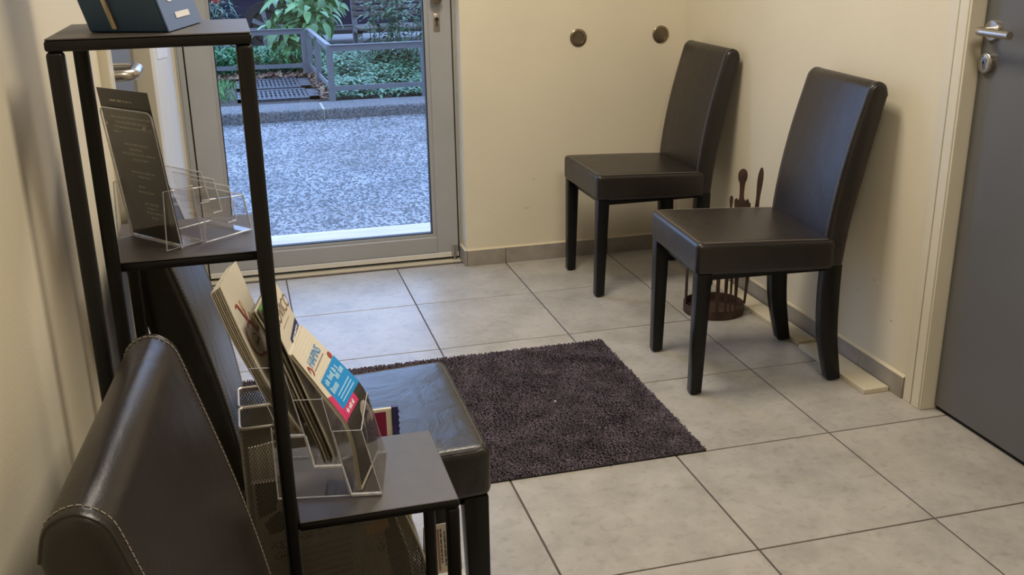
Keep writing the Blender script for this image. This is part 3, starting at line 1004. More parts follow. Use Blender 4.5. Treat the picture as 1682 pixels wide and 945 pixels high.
leg(0, 0, Z1, 1, 1); leg(1, 0, Z1, -1, 1); leg(0, 1, Z1, 1, -1); leg(1, 1, Z1, -1, -1)
leg(0, 2, Z2, 1, -1); leg(1, 2, Z2, -1, -1)
leg(2, 0, Z3, -1, 1); leg(2, 1, Z3, -1, -1)

# ------------------------------------------------------------------ leaflets and their clear holder on the low platform
HO = Vector((-0.115, -2.375, Z3 + 0.0005))
HR = math.atan2(-0.19314, 0.98117)
holder = thing('leaflet_holder', 'clear acrylic three tier leaflet holder on the lowest shelf platform', 'leaflet holder', HO, HR)
HWID = 0.108
def strip(bm, p, q, w0, w1, t=0.0022):
    """thin panel along segment p->q in the xz plane, from y=w0 to y=w1"""
    p, q = Vector((p[0], 0, p[1])), Vector((q[0], 0, q[1]))
    d = (q - p).normalized(); n = Vector((-d.z, 0, d.x)) * t / 2
    prism(bm, [(v.x, w0, v.z) for v in (p + n, q + n, q - n, p - n)], (0, w1 - w0, 0))
bm = NB(); be = NB()
tiers = [((0.091, 0.0015), (0.129, 0.0015), (0.074, 0.092), (0.109, 0.092)),
         ((0.048, 0.043), (0.082, 0.043), (0.029, 0.136), (0.064, 0.136)),
         ((0.012, 0.087), (0.040, 0.087), (-0.018, 0.180), (0.020, 0.180))]
for (bl, br, tl, tr_) in tiers:
    strip(bm, bl, br, 0, HWID, 0.003)
    strip(bm, br, tr_, 0, HWID)
    strip(bm, bl, tl, 0, HWID)
    for y in (0, HWID - 0.002):
        prism(bm, [(bl[0], y, bl[1]), (br[0], y, br[1]), (tr_[0], y, tr_[1]), (tl[0], y, tl[1])], (0, 0.002, 0))
    for y in (0.0, HWID):
        tube(be, [(bl[0], y, bl[1] + 0.001), (br[0], y, br[1] + 0.001)], 0.0026, 6)
        tube(be, [(br[0], y, br[1]), (tr_[0], y, tr_[1])], 0.0006, 6)
        tube(be, [(tl[0], y, tl[1]), (tr_[0], y, tr_[1])], 0.0006, 6)
        tube(be, [(bl[0], y, bl[1]), (tl[0], y, tl[1])], 0.0006, 6)
    tube(be, [(tr_[0], 0, tr_[1]), (tr_[0], HWID, tr_[1])], 0.0006, 6)
strip(bm, (0.0, 0.0015), (0.091, 0.0015), 0, HWID, 0.002)
strip(bm, (0.0, 0.0015), (0.0, 0.10), 0, HWID)
strip(bm, (0.0, 0.10), (0.012, 0.087), 0, HWID)
strip(bm, (0.040, 0.087), (0.048, 0.043), 0, HWID)
strip(bm, (0.082, 0.043), (0.091, 0.0015), 0, HWID)
for y in (0.0, HWID):
    tube(be, [(0.0, y, 0.0015), (0.091, y, 0.0015)], 0.0011, 6)
    tube(be, [(0.0, y, 0.002), (0.0, y, 0.10)], 0.0009, 6)
    tube(be, [(0.040, y, 0.087), (0.048, y, 0.043)], 0.0020, 6)
    tube(be, [(0.082, y, 0.043), (0.091, y, 0.002)], 0.0018, 6)
obj('clear_body', bm, 'acrylic', holder)
obj('edge_glints', be, 'acrylic_edge', holder)  # pale tubes drawn as the bright light along the clear edges

class Sheet:
    """curved leaflet: profile in local xz, width along local y. u 0..1 across, v 0..1 from the top"""
    def __init__(s, prof, y0, y1, skew=0.0):
        s.p = catmull([(x, 0, z) for x, z in prof], 8)
        s.L = [0.0]
        for i in range(1, len(s.p)):
            s.L.append(s.L[-1] + (s.p[i] - s.p[i - 1]).length)
        s.y0, s.y1, s.skew = y0, y1, skew
    def pos(s, u, v, off=0.0):
        d = max(0.0, min(1.0, v)) * s.L[-1]
        i = 1
        while i < len(s.L) - 1 and s.L[i] < d:
            i += 1
        t = (d - s.L[i - 1]) / max(s.L[i] - s.L[i - 1], 1e-9)
        p = s.p[i - 1].lerp(s.p[i], t)
        tg = (s.p[i] - s.p[i - 1]).normalized()
        n = Vector((-tg.z, 0, tg.x))
        if n.x < 0: n = -n
        p = p + n * off
        return Vector((p.x + s.skew * u * min(1.0, v / 0.45), s.y0 + (s.y1 - s.y0) * u, p.z))
    def slab(s, th, n=40):
        bm = NB()
        rows = []
        for k in range(n + 1):
            v = k / n
            rows.append([bm.verts.new(s.pos(u, v, o)) for (u, o) in ((0, 0), (1, 0), (1, -th), (0, -th))])
        for a, b in zip(rows, rows[1:]):
            for j in range(4):
                bm.faces.new((a[j], a[(j + 1) % 4], b[(j + 1) % 4], b[j]))
        bm.faces.new(rows[0]); bm.faces.new(rows[-1][::-1])
        return bm
    def patch(s, poly, off=0.0006, n=12):
        """quad patch given by 4 (u,v) corners"""
        bm = NB()
        g = []
        for i in range(n + 1):
            a = i / n
            l = (poly[0][0] + (poly[3][0] - poly[0][0]) * a, poly[0][1] + (poly[3][1] - poly[0][1]) * a)
            r = (poly[1][0] + (poly[2][0] - poly[1][0]) * a, poly[1][1] + (poly[2][1] - poly[1][1]) * a)
            g.append([bm.verts.new(s.pos(l[0] + (r[0] - l[0]) * b / n, l[1] + (r[1] - l[1]) * b / n, off)) for b in range(n + 1)])
        for i in range(n):
            for j in range(n):
                bm.faces.new((g[i][j], g[i][j + 1], g[i + 1][j + 1], g[i + 1][j]))
        return bm
    def rect(s, u0, u1, v0, v1, off=0.0006):
        return s.patch([(u0, v0), (u1, v0), (u1, v1), (u0, v1)], off)
    def text(s, txt, u, v, size, off=0.0010, rot=0.0, shear=0.0):
        vs, fs = text2d(txt, size, shear) if isinstance(txt, str) else txt
        bm = NB()
        w, l = abs(s.y1 - s.y0), s.L[-1]
        c, sn = math.cos(rot), math.sin(rot)
        bv = [bm.verts.new(s.pos(u + (x * c - y * sn) / w, v - (x * sn + y * c) / l, off)) for x, y in vs]
        for f in fs:
            try: bm.faces.new([bv[i] for i in f])
            except ValueError: pass
        return bm
    def stroke(s, pts, hw, off=0.0010, n=6):
        """flat brush line through (u,v) points"""
        w, l = abs(s.y1 - s.y0), s.L[-1]
        q = catmull([(a * w, b * l, 0) for a, b in pts], n)
        bm = NB(); prev = None
        for i, p in enumerate(q):
            t = (q[min(i + 1, len(q) - 1)] - q[max(i - 1, 0)]).normalized()
            nn = Vector((-t.y, t.x, 0)) * hw * (0.55 + 0.45 * math.sin(PI * i / (len(q) - 1)))
            a, b = p + nn, p - nn
            cur = (bm.verts.new(s.pos(a.x / w, a.y / l, off)), bm.verts.new(s.pos(b.x / w, b.y / l, off)))
            if prev: bm.faces.new((prev[0], cur[0], cur[1], prev[1]))
            prev = cur
        return bm

def leaflet(name, sheet, th, material, label, group, loc=HO, rz=HR):
    root = tag(obj(name, sheet.slab(th), material), label, 'leaflet', group)
    root.location = loc
    root.rotation_euler = (0, 0, rz)
    return root
def pr(name, bm, m, root):
    return obj(name, bm, m, root, fix=False)

YA, YC = 0.006, 0.103
# front tier: blue and white leaflet curling forward, a few more behind it
P3 = [(0.033, 0.194), (0.055, 0.159), (0.068, 0.138), (0.081, 0.117), (0.092, 0.097), (0.099, 0.068), (0.102, 0.036), (0.104, 0.0045)]
S3 = Sheet(P3, YA, YC, 0.015)
L3 = leaflet('leaflet', S3, 0.0009, 'paper_cream', 'curled cream leaflet with blue panel in the front tier of the clear holder', 'leaflets in the clear holder')
pr('blue_panel', S3.rect(0.14, 1.0, 0.25, 0.47), 'ink_blue', L3)
pr('magenta_strip', S3.patch([(0.0, 0.34), (0.14, 0.36), (0.14, 0.52), (0.0, 0.54)]), 'ink_magenta', L3)
pr('magenta_tab', S3.rect(0.10, 0.66, 0.47, 0.53, 0.0008), 'ink_magenta', L3)
pr('photo_print', S3.patch([(0.0, 0.47), (1.0, 0.47), (1.0, 0.97), (0.0, 0.97)], 0.0005), 'paper_dark', L3)
pr('logo_letters', S3.text('HAPINS', 0.20, 0.165, 0.0175), 'ink_blue', L3)
pr('logo_swash', S3.stroke([(0.06, 0.17), (0.10, 0.13), (0.16, 0.17), (0.10, 0.195)], 0.0014), 'ink_red', L3)
pr('logo_line', S3.rect(0.22, 0.80, 0.182, 0.190, 0.0005), 'ink_grey', L3)
bm = S3.stroke([(0.88, 0.215), (0.94, 0.215), (0.94, 0.235), (0.88, 0.235), (0.88, 0.215)], 0.0022)
pr('round_emblem', bm, 'ink_red', L3)
pr('panel_heading', S3.text(words(0.062, 0.0062, 1), 0.20, 0.308, 0), 'ink_sky', L3)
pr('panel_heading', S3.text(words(0.030, 0.0068, 2), 0.20, 0.368, 0), 'ink_sky', L3)
pr('panel_heading', S3.text(words(0.036, 0.0062, 3), 0.56, 0.343, 0), 'ink_sky', L3)
for k, v in enumerate((0.39, 0.413, 0.436)):
    pr('text_line', S3.rect(0.26, 0.86, v, v + 0.008, 0.0010), 'ink_sky', L3)
pr('tab_letters', S3.text(words(0.036, 0.0045, 4), 0.18, 0.512, 0), 'ink_white', L3)
bmf = S3.stroke([(0.55, 0.70), (0.58, 0.62), (0.70, 0.58), (0.86, 0.63), (0.92, 0.72), (0.80, 0.68), (0.68, 0.70)], 0.006)
pr('figure_print', bmf, 'skin_print', L3)
pr('figure_print', S3.stroke([(0.56, 0.60), (0.62, 0.585), (0.66, 0.60), (0.60, 0.63)], 0.004), 'skin_print', L3)
pr('figure_print', S3.stroke([(0.50, 0.66), (0.56, 0.73), (0.52, 0.84), (0.60, 0.93)], 0.0016), 'skin_print', L3)
for k in range(3):
    S = Sheet([(x - 0.0014 - k * 0.0014, z - (0.001 - k * 0.0005 if z > 0.01 else 0)) for x, z in P3], YA, YC, 0.015)
    leaflet('leaflet', S, 0.0009, 'paper_cream', 'plain leaflet tucked behind the blue panelled one in the front tier', 'spare leaflets in the front tier')

# middle tier: leaflets with a brown title and a violet band
def mid_sheet(dx, dz, sk=0.0, ya=YA, yc=YC):
    return Sheet([(-0.002 + dx, 0.254 + dz), (0.015 + dx, 0.215 + dz), (0.030 + dx, 0.170 + dz), (0.046 + dx, 0.120 + dz), (0.060 + dx, 0.075), (0.068 + dx, 0.046)], ya, yc, sk)
S2 = mid_sheet(0.006, 0.0)
L2 = leaflet('leaflet', S2, 0.0012, 'paper_cream', 'cream leaflet with brown title and violet band in the middle tier', 'leaflets in the clear holder')
pr('title_letters', S2.text('COVICO', 0.05, 0.155, 0.0250), 'ink_brown', L2)
pr('title_line', S2.rect(0.30, 0.75, 0.185, 0.190, 0.0005), 'ink_gold', L2)
pr('photo_print', S2.patch([(0.45, 0.26), (1.0, 0.26), (1.0, 0.62), (0.30, 0.62)], 0.0003), 'ink_lilac', L2)
pr('violet_band', S2.patch([(0.36, 0.265), (0.96, 0.235), (0.98, 0.29), (0.36, 0.33)], 0.0005), 'ink_navy', L2)
pr('band_letters', S2.text(words(0.048, 0.0034, 5), 0.42, 0.295, 0, 0.0012, 0.07), 'ink_white', L2)
for k, (dx, m, lab) in enumerate(((0.0005, 'paper_olive', 'leaflet with a green edge behind the brown titled one in the middle tier'),
                                  (-0.0035, 'paper_cream', 'cream leaflet at the back of the middle tier'),
                                  (-0.0070, 'paper_olive', 'olive toned leaflet at the very back of the middle tier'))):
    S = mid_sheet(dx, -0.001 - 0.002 * k)
    lo = leaflet('leaflet', S, 0.0018, m, lab, 'spare leaflets in the middle tier')
    if k == 0:
        pr('green_edge', S.rect(0.0, 1.0, 0.0, 0.02, 0.0004), 'ink_green', lo)

# back tier: tall stack of cream leaflets with a red fruit drawing
def back_sheet(dx, dz):
    return Sheet([(-0.048 + dx, 0.272 + dz), (-0.030 + dx, 0.214 + dz), (-0.008 + dx, 0.164), (0.014 + dx, 0.120), (0.030 + dx, 0.0905)], YA - 0.004, YC - 0.002)
S1 = back_sheet(0.006, 0.012)
L1 = leaflet('leaflet', S1, 0.0014, 'paper_cream', 'cream leaflet with red and orange fruit drawing in the back tier', 'leaflets in the clear holder')
pr('fruit_outline', S1.stroke([(0.22, 0.30), (0.14, 0.36), (0.16, 0.44), (0.28, 0.50), (0.44, 0.52), (0.62, 0.545), (0.74, 0.53), (0.78, 0.48)], 0.0019), 'ink_red', L1)
pr('fruit_stalk', S1.stroke([(0.18, 0.17), (0.26, 0.165), (0.34, 0.22), (0.42, 0.285), (0.46, 0.24)], 0.0019), 'ink_red', L1)
pr('fruit_vein', S1.stroke([(0.30, 0.32), (0.44, 0.30), (0.54, 0.34), (0.64, 0.40), (0.76, 0.38), (0.84, 0.45), (0.94, 0.47)], 0.0019), 'ink_red', L1)
for (u, v) in ((0.42, 0.19), (0.58, 0.29), (0.80, 0.38)):
    pr('seed_shape', S1.stroke([(u, v - 0.03), (u + 0.03, v), (u + 0.05, v + 0.05), (u, v + 0.01), (u, v - 0.03)], 0.0011), 'ink_orange', L1)
pr('fruit_face', S1.stroke([(0.30, 0.39), (0.36, 0.37), (0.46, 0.40), (0.42, 0.46)], 0.0008), 'ink_brown', L1)
pr('fruit_letters', S1.text(words(0.022, 0.004, 6), 0.34, 0.45, 0, 0.0012, 0.1), 'ink_brown', L1)
pr('caption_letters', S1.text(words(0.055, 0.0055, 7), 0.20, 0.615, 0, 0.0012, 0.12), 'ink_grey', L1)
pr('caption_letters', S1.text(words(0.040, 0.0050, 8), 0.30, 0.655, 0, 0.0012, 0.12), 'ink_grey', L1)
for k in range(5):
    S = back_sheet(0.0042 - k * 0.0022, 0.010 - 0.0015 * k)
    leaflet('leaflet', S, 0.0015, 'paper_cream' if k % 2 == 0 else 'paper_edge', 'plain cream leaflet stacked behind the fruit drawing in the back tier', 'spare leaflets in the back tier')

# ------------------------------------------------------------------ clear stands on the middle platform
P1 = (-0.271, -2.110, Z2 + 0.0005)
R1 = math.atan2(-0.78087, 0.62470)
cs = thing('sign_holder', 'clear acrylic sign holder with a dark menu card on the middle platform', 'sign holder', P1, R1)
bm = NB(); be = NB()
def leanpt(z, x, y=0.0):
    return Vector((x, y - 0.118 * z, z))
def lean_panel(bm, x0, x1, z0, z1, y, t, rc=0.0):
    pts = []
    if rc:
        for (cx_, cz_, a0) in ((x1 - rc, z1 - rc, 0), (x0 + rc, z1 - rc, 90)):
            for k in range(6):
                a = math.radians(a0 + 90 * k / 5)
                pts.append((cx_ + rc * math.cos(a), cz_ + rc * math.sin(a)))
        pts += [(x0, z0), (x1, z0)]
    else:
        pts = [(x1, z1), (x0, z1), (x0, z0), (x1, z0)]
    prism(bm, [leanpt(z, x, y) for x, z in pts], (0, t, 0))
    return pts
pts = lean_panel(bm, 0, 0.109, 0.0, 0.178, -0.002, 0.002, 0.009)
tube(be, [leanpt(z, x, -0.001) for x, z in pts], 0.0011, 6, closed=True)
for x in (0.0, 0.107):
    q = [(x, -0.023, 0.0015), (x, 0.032, 0.0015), (x, 0.026, 0.078), (x, -0.018, 0.078)]
    prism(bm, q, (0.002, 0, 0))
    tube(be, [Vector(p) + Vector((0.001, 0, 0)) for p in q], 0.0009, 6, closed=True)
prism(bm, [(0, 0.030, 0.0), (0.109, 0.030, 0.0), (0.109, 0.024, 0.07), (0, 0.024, 0.07)], (0, 0.002, 0))
prism(bm, [(0, -0.002, 0.0), (0.109, -0.002, 0.0), (0.109, 0.032, 0.0), (0, 0.032, 0.0)], (0, 0, 0.002))
tube(be, [(0, -0.001, 0.002), (0.109, -0.001, 0.002)], 0.0013, 6)
tube(be, [(0, 0.031, 0.002), (0.109, 0.031, 0.002)], 0.0011, 6)
obj('clear_body', bm, 'acrylic', cs)
obj('edge_glints', be, 'acrylic_edge', cs)  # pale tubes imitate light gathering at the sheet edges
for (x, z) in ((0.013, 0.158), (0.092, 0.158)):
    bm = NB()
    lathe(bm, [(0.0020, 0), (0.0020, -0.0015), (0.001, -0.002)], leanpt(z, x, -0.0022), 'Y', 10)
    obj('bump_stop', bm, 'acrylic_edge', cs, True)
card = NB()
lean_panel(card, 0.001, 0.108, 0.004, 0.203, 0.0012, 0.0008)
card = tag(obj('menu_card', card, 'paper_dark'), 'dark brown printed card leaning in the clear sign holder', 'card')
card.location = P1; card.rotation_euler = (0, 0, R1)
def card_text(width, cx, z, h, seed, name='text_line'):
    vs, fs = words(width, h, seed)
    bm = NB()
    bv = [bm.verts.new(leanpt(z + y, cx - width / 2 + x, 0.0006)) for x, y in vs]
    for f in fs:
        bm.faces.new([bv[i] for i in f])
    obj(name, bm, 'ink_card', card, fix=False)
card_text(0.050, 0.050, 0.1870, 0.0027, 20, 'heading')
for k, (w_, cx_, z_) in enumerate(((0.082, 0.060, 0.166), (0.072, 0.062, 0.1595), (0.078, 0.062, 0.153), (0.014, 0.026, 0.1465), (0.052, 0.060, 0.131), (0.026, 0.056, 0.1245),
                                   (0.068, 0.060, 0.118), (0.034, 0.062, 0.111), (0.050, 0.060, 0.094), (0.028, 0.060, 0.088), (0.014, 0.050, 0.074), (0.034, 0.056, 0.067),
                                   (0.030, 0.062, 0.051), (0.024, 0.062, 0.045), (0.036, 0.064, 0.039), (0.016, 0.062, 0.032))):
    card_text(w_, cx_, z_, 0.0021, 30 + k)
# stepped clear card stand
P2 = (-0.173, -2.184, Z2 + 0.0005)
R2 = math.atan2(0.62, 0.78)
cd = thing('card_stand', 'empty clear acrylic stepped card stand at the corner of the middle platform', 'card stand', P2, R2)
bm = NB(); be = NB()
WD = 0.088
side = [(0.000, 0.0015), (0.076, 0.0015), (0.067, 0.052), (0.047, 0.052), (0.047, 0.060), (0.024, 0.060), (0.022, 0.082), (0.004, 0.086)]
for y in (0.0, WD - 0.002):
    prism(bm, [(x, y, z) for x, z in [(0, 0.0015), (0.076, 0.0015), (0.067, 0.052), (0.002, 0.058)]], (0, 0.002, 0))
    tube(be, [(x, y + 0.001, z) for x, z in [(0, 0.0015), (0.076, 0.0015), (0.067, 0.052), (0.047, 0.053)]], 0.0010, 6)
    tube(be, [(0, y + 0.001, 0.0015), (0.002, y + 0.001, 0.058), (0.022, y + 0.001, 0.056)], 0.0008, 6)
for (x0, z0, x1, z1) in ((0.076, 0.0015, 0.067, 0.052), (0.052, 0.020, 0.045, 0.068), (0.030, 0.038, 0.022, 0.082), (0.012, 0.055, 0.004, 0.095)):
    strip(bm, (x0, z0), (x1, z1), 0, WD, 0.0018)
    tube(be, [(x1, 0, z1), (x1, WD, z1)], 0.0009, 6)
    tube(be, [(x0, 0, z0), (x1, 0, z1)], 0.0009, 6)
    strip(bm, (x0 - 0.014, z0), (x0, z0), 0, WD, 0.0018)
    tube(be, [(x0 - 0.014, 0, z0), (x0, 0, z0)], 0.0009, 6)
obj('clear_body', bm, 'acrylic', cd)
obj('edge_glints', be, 'acrylic_edge', cd)  # edge light of the clear stand, put in as pale tubes

# ------------------------------------------------------------------ blue dispenser box on the top platform
bx = thing('dispenser_box', 'blue cardboard dispenser box leaning on the top platform of the shelf', 'box', (-0.176, -2.412, Z1 + 0.0004))
A, B, Cc, D = Vector((-0.079, 0.037, 0)), Vector((0, 0, 0)), Vector((0.030, 0.128, 0)), Vector((-0.049, 0.165, 0))
LEAN = Vector((-0.27, 0.0, 1.0))
HB = 0.15
def quad_panel(p, q, z0, z1, t, m, name, parent, s0=0.0, s1=1.0):
    a, b = p.lerp(q, s0), p.lerp(q, s1)
    n = (q - p).cross(LEAN).normalized() * t
    bm = NB(); prism(bm, [a + LEAN * z0, b + LEAN * z0, b + LEAN * z1, a + LEAN * z1], n)
    return obj(name, bm, m, parent)
bm = NB()
prism(bm, [A, B, Cc, D], LEAN * HB)
bevel(bm, 0.0015, 1)
obj('box_body', bm, 'box_blue', bx)
rp = quad_panel(B, Cc, 0.0005, HB, 0.0015, 'box_blue_daylit', 'daylit_side', bx)  # side facing the door, painted lighter to imitate daylight
quad_panel(A, B, 0.004, HB, 0.003, 'ink_rust', 'side_slot', bx, 0.33, 0.385)
quad_panel(A, B, 0.004, 0.034, 0.0036, 'paper_edge', 'slot_card', bx, 0.33, 0.385)
# print on the side coloured lighter as if daylit: a white loop mark and a small white name plate
dirB = (Cc - B).normalized(); wB = (Cc - B).length; nB = (Cc - B).cross(LEAN).normalized() * 0.0019
def side_poly(pts, name, m='ink_white'):
    bm = NB(); prism(bm, [B + dirB * (s * wB) + LEAN * z + nB for s, z in pts], nB * 0.2); obj(name, bm, m, rp)
side_poly([(0.30, 0.0110), (0.70, 0.0110), (0.70, 0.0170), (0.30, 0.0170)], 'name_plate')
def side_stroke(pts, hw, name):
    q = catmull([(a * wB, b, 0) for a, b in pts], 6)
    bm = NB(); prev = None
    for i, p in enumerate(q):
        t = (q[min(i + 1, len(q) - 1)] - q[max(i - 1, 0)]).normalized()
        nn = Vector((-t.y, t.x, 0)) * hw
        c = [bm.verts.new(B + dirB * e.x + LEAN * e.y + nB * 1.1) for e in (p + nn, p - nn)]
        if prev: bm.faces.new((prev[0], c[0], c[1], prev[1]))
        prev = c
    obj(name, bm, 'ink_white', rp)
side_stroke([(0.20, 0.052), (0.17, 0.040), (0.24, 0.031), (0.34, 0.030)], 0.0018, 'loop_mark')
side_stroke([(0.38, 0.054), (0.36, 0.042), (0.50, 0.037), (0.70, 0.039), (0.72, 0.050)], 0.0030, 'loop_mark')
side_stroke([(0.44, 0.047), (0.62, 0.046)], 0.0040, 'loop_mark')

# ------------------------------------------------------------------ low white table with wire mesh magazine files
LT = thing('low_table', 'small white low table under the mesh magazine files', 'table', (-0.015, -2.132, 0))
TZ = 0.296
boxobj('table_top', (-0.185, 0.187, -0.082, 0.071, TZ - 0.016, TZ), 'white_lacquer', LT, 0.002, 2)
for sx in (-1, 1):
    for sy in (-1, 1):
        x, y = sx * 0.165 + (0.001), sy * 0.062 - 0.003
        boxobj('leg', (x - 0.011, x + 0.011, y - 0.011, y + 0.011, 0, TZ - 0.016), 'white_lacquer', LT, 0.002, 1)

fprof = [(-0.158, 0.354), (-0.112, 0.354)] + [(p.x, p.z) for p in catmull([(-0.112, 0, 0.354), (-0.060, 0, 0.345), (0.000, 0, 0.290), (0.050, 0, 0.215), (0.084, 0, 0.125), (0.098, 0, 0.060)], 5)][1:] + [(0.100, 0.001), (-0.158, 0.001)]
def mag_file(y, label):
    root = thing('magazine_file', label, 'magazine file', (0, y, TZ), 0, 'wire mesh magazine files')
    W2 = 0.069
    bm = NB()
    for yy in (0.0015, W2 - 0.0015):
        bm.faces.new([bm.verts.new((x, yy, z)) for x, z in fprof])
    bm.faces.new([bm.verts.new(p) for p in ((-0.158, 0.0015, 0.001), (-0.158, W2 - 0.0015, 0.001), (-0.158, W2 - 0.0015, 0.354), (-0.158, 0.0015, 0.354))])
    bm.faces.new([bm.verts.new(p) for p in ((0.100, 0.0015, 0.001), (0.100, W2 - 0.0015, 0.001), (0.098, W2 - 0.0015, 0.06), (0.098, 0.0015, 0.06))])
    bm.faces.new([bm.verts.new(p) for p in ((-0.158, 0.0015, 0.001), (0.100, 0.0015, 0.001), (0.100, W2 - 0.0015, 0.001), (-0.158, W2 - 0.0015, 0.001))])
    obj('mesh_wall', bm, 'wire_mesh', root)
    bm = NB()
    def rc(pts):
        tube(bm, pts, 0.0025, 8, closed=True)
    edge = fprof[:-2]
    near = [(x, 0.0, z) for x, z in edge]
    far = [(x, W2, z) for x, z in edge]
    loop = []
    r = 0.008
    for k in range(5):
        a = math.radians(180 + 90 * k / 4)
        loop.append((-0.158 + r + r * math.cos(a), r + r * math.sin(a), 0.354))
    loop += near[1:]
    loop += far[::-1][:-1]
    for k in range(5):
        a = math.radians(90 + 90 * k / 4)
        loop.append((-0.158 + r + r * math.cos(a), W2 - r + r * math.sin(a), 0.354))
    rc(loop)
    for yy in (0.001, W2 - 0.001):
        tube(bm, [(-0.158, yy, 0.002), (0.100, yy, 0.002)], 0.002, 6)
        tube(bm, [(0.098, yy, 0.06), (0.100, yy, 0.002)], 0.002, 6)
        tube(bm, [(-0.158, yy, 0.002), (-0.158, yy, 0.348)], 0.0015, 6)
    obj('rim', bm, 'wire_rim', root, True)
    return root
mag_file(-2.208, 'grey wire mesh magazine file holding newspapers, nearer of the two')
mag_file(-2.136, 'grey wire mesh magazine file, the one behind next to the chair seat')

# folded newspaper standing in the near file
def flat_print(name, poly, y, m, parent, t=0.0003):
    bm = NB(); prism(bm, [(x, y, z) for x, z in poly], (0, -t, 0)); return obj(name, bm, m, parent)
def news_text(s, x, z, size, y, parent, rot=0.0, m='ink_black', name='headline'):
    vs, fs = text2d(s, size)
    c, sn = math.cos(rot), math.sin(rot)
    bm = NB(); bv = [bm.verts.new((x + a * c - b * sn, y, z + a * sn + b * c)) for a, b in vs]
    for f in fs:
        try: bm.faces.new([bv[i] for i in f])
        except ValueError: pass
    return obj(name, bm, m, parent, fix=False)
bm = NB()
npf = [(-0.150, 0.006), (0.080, 0.006), (0.072, 0.100), (0.050, 0.185), (0.010, 0.235), (-0.110, 0.262), (-0.150, 0.262)]
prism(bm, [(x, 0, z) for x, z in npf], (0, 0.010, 0))
news = tag(obj('newspaper', bm, 'paper_tan'), 'folded newspaper with orange advertisement inside the nearer mesh file', 'newspaper')
news.location = (0, -2.200, TZ)
flat_print('photo_print', [(-0.145, 0.262), (-0.112, 0.262), (-0.120, 0.215), (-0.145, 0.205)], -0.0003, 'paper_dark', news)
flat_print('photo_print', [(-0.138, 0.196), (-0.116, 0.214), (-0.104, 0.206), (-0.112, 0.180), (-0.132, 0.176)], -0.0003, 'paper_dark', news)
flat_print('advert_panel', [(-0.010, 0.030), (0.045, 0.045), (0.040, 0.175), (0.006, 0.165)], -0.0003, 'ink_gold', news)
flat_print('orange_band', [(0.006, 0.148), (0.042, 0.158), (0.040, 0.175), (0.006, 0.165)], -0.0006, 'ink_orange', news)
flat_print('dark_column', [(0.048, 0.000), (0.078, 0.010), (0.068, 0.110), (0.042, 0.200), (0.030, 0.200)], -0.0005, 'paper_dark', news)
news_text('XSA', -0.135, 0.152, 0.020, -0.0008, news, -0.10)
news_text('GIU', -0.130, 0.134, 0.018, -0.0008, news, -0.10)
news_text('TOE DE CHEZ', -0.098, 0.158, 0.016, -0.0008, news, 0.12)
for k in range(9):
    flat_print('text_line', [(-0.095, 0.140 - k * 0.011), (-0.015, 0.150 - k * 0.011), (-0.015, 0.1535 - k * 0.011), (-0.095, 0.1435 - k * 0.011)], -0.0004, 'ink_brown', news)
news_text('-', 0.006, 0.120, 0.02, -0.0008, news, 0.2)
news_text('0', 0.022, 0.118, 0.024, -0.0008, news, 0.1)
# white sheet and magazine at the left end of the near file
bm = NB(); prism(bm, [(-0.150, 0, 0.006), (-0.100, 0, 0.006), (-0.100, 0, 0.315), (-0.150, 0, 0.308)], (0, 0.004, 0))
o = tag(obj('magazine', bm, 'paper_edge'), 'brownish magazine standing in the left end of the nearer mesh file', 'magazine'); o.location = (0, -2.178, TZ)
# items in the rear file
bm = NB(); prism(bm, [(-0.12, 0, 0.006), (0.084, 0, 0.006), (0.088, 0, 0.180), (0.04, 0, 0.26), (-0.12, 0, 0.26)], (0, 0.006, 0))
o = tag(obj('magazine', bm, 'yellow_card'), 'yellow magazine standing in the rear mesh file', 'magazine'); o.location = (0, -2.128, TZ)
nb = thing('notebook', 'crimson notebook with cream border and navy spine behind the lowest platform', 'notebook', (0.0, -2.105, TZ))
boxobj('cover', (-0.020, 0.068, 0.0, 0.006, 0.006, 0.308), 'paper_cream', nb, 0.001, 1)
boxobj('crimson_panel', (-0.012, 0.0585, -0.0006, 0.0, 0.05, 0.303), 'ink_crimson', nb)
bm = NB(); box(bm, 0.0685, 0.0775, -0.002, 0.008, 0.006, 0.310)
for k in range(30):
    box(bm, 0.0765, 0.0785, -0.003, 0.009, 0.010 + k * 0.010, 0.015 + k * 0.010)
obj('spiral_spine', bm, 'ink_navy', nb)
bm = NB(); prism(bm, [(0.040, 0, 0.200), (0.086, 0, 0.200), (0.086, 0, 0.2645), (0.040, 0, 0.2615)], (0, 0.002, 0))
prism(bm, [(-0.05, 0, 0.006), (0.086, 0, 0.006), (0.086, 0, 0.200), (-0.05, 0, 0.200)], (0, 0.002, 0))
o = tag(obj('white_booklet', bm, 'paper_white'), 'white booklet standing just in front of the crimson notebook', 'booklet'); o.location = (0, -2.1135, TZ)
# small tan card standing on the table edge
tcd = thing('folded_card', 'small tan folded card with rust stripes standing on the low white table', 'card', (0.138, -2.112, TZ), math.radians(4))
bm = NB()
prism(bm, [(-0.031, 0.0, 0.0005), (0.031, 0.0, 0.0005), (0.030, 0.008, 0.088), (-0.030, 0.008, 0.088)], (0, 0.0008, 0))
prism(bm, [(-0.031, 0.017, 0.0005), (0.031, 0.017, 0.0005), (0.030, 0.0088, 0.088), (-0.030, 0.0088, 0.088)], (0, 0.0008, 0))
obj('card_panel', bm, 'paper_tan', tcd)
bm = NB()
for x in (-0.024, -0.0075, 0.0085):
    prism(bm, [(x, -0.0002 + 0.0004, 0.006), (x + (0.006 if x < -0.02 else 0.0028), 0.0002, 0.006), (x + (0.006 if x < -0.02 else 0.0028), 0.0070, 0.080), (x, 0.0070, 0.080)], (0, -0.0006, 0))
obj('rust_stripe', bm, 'ink_rust', tcd)
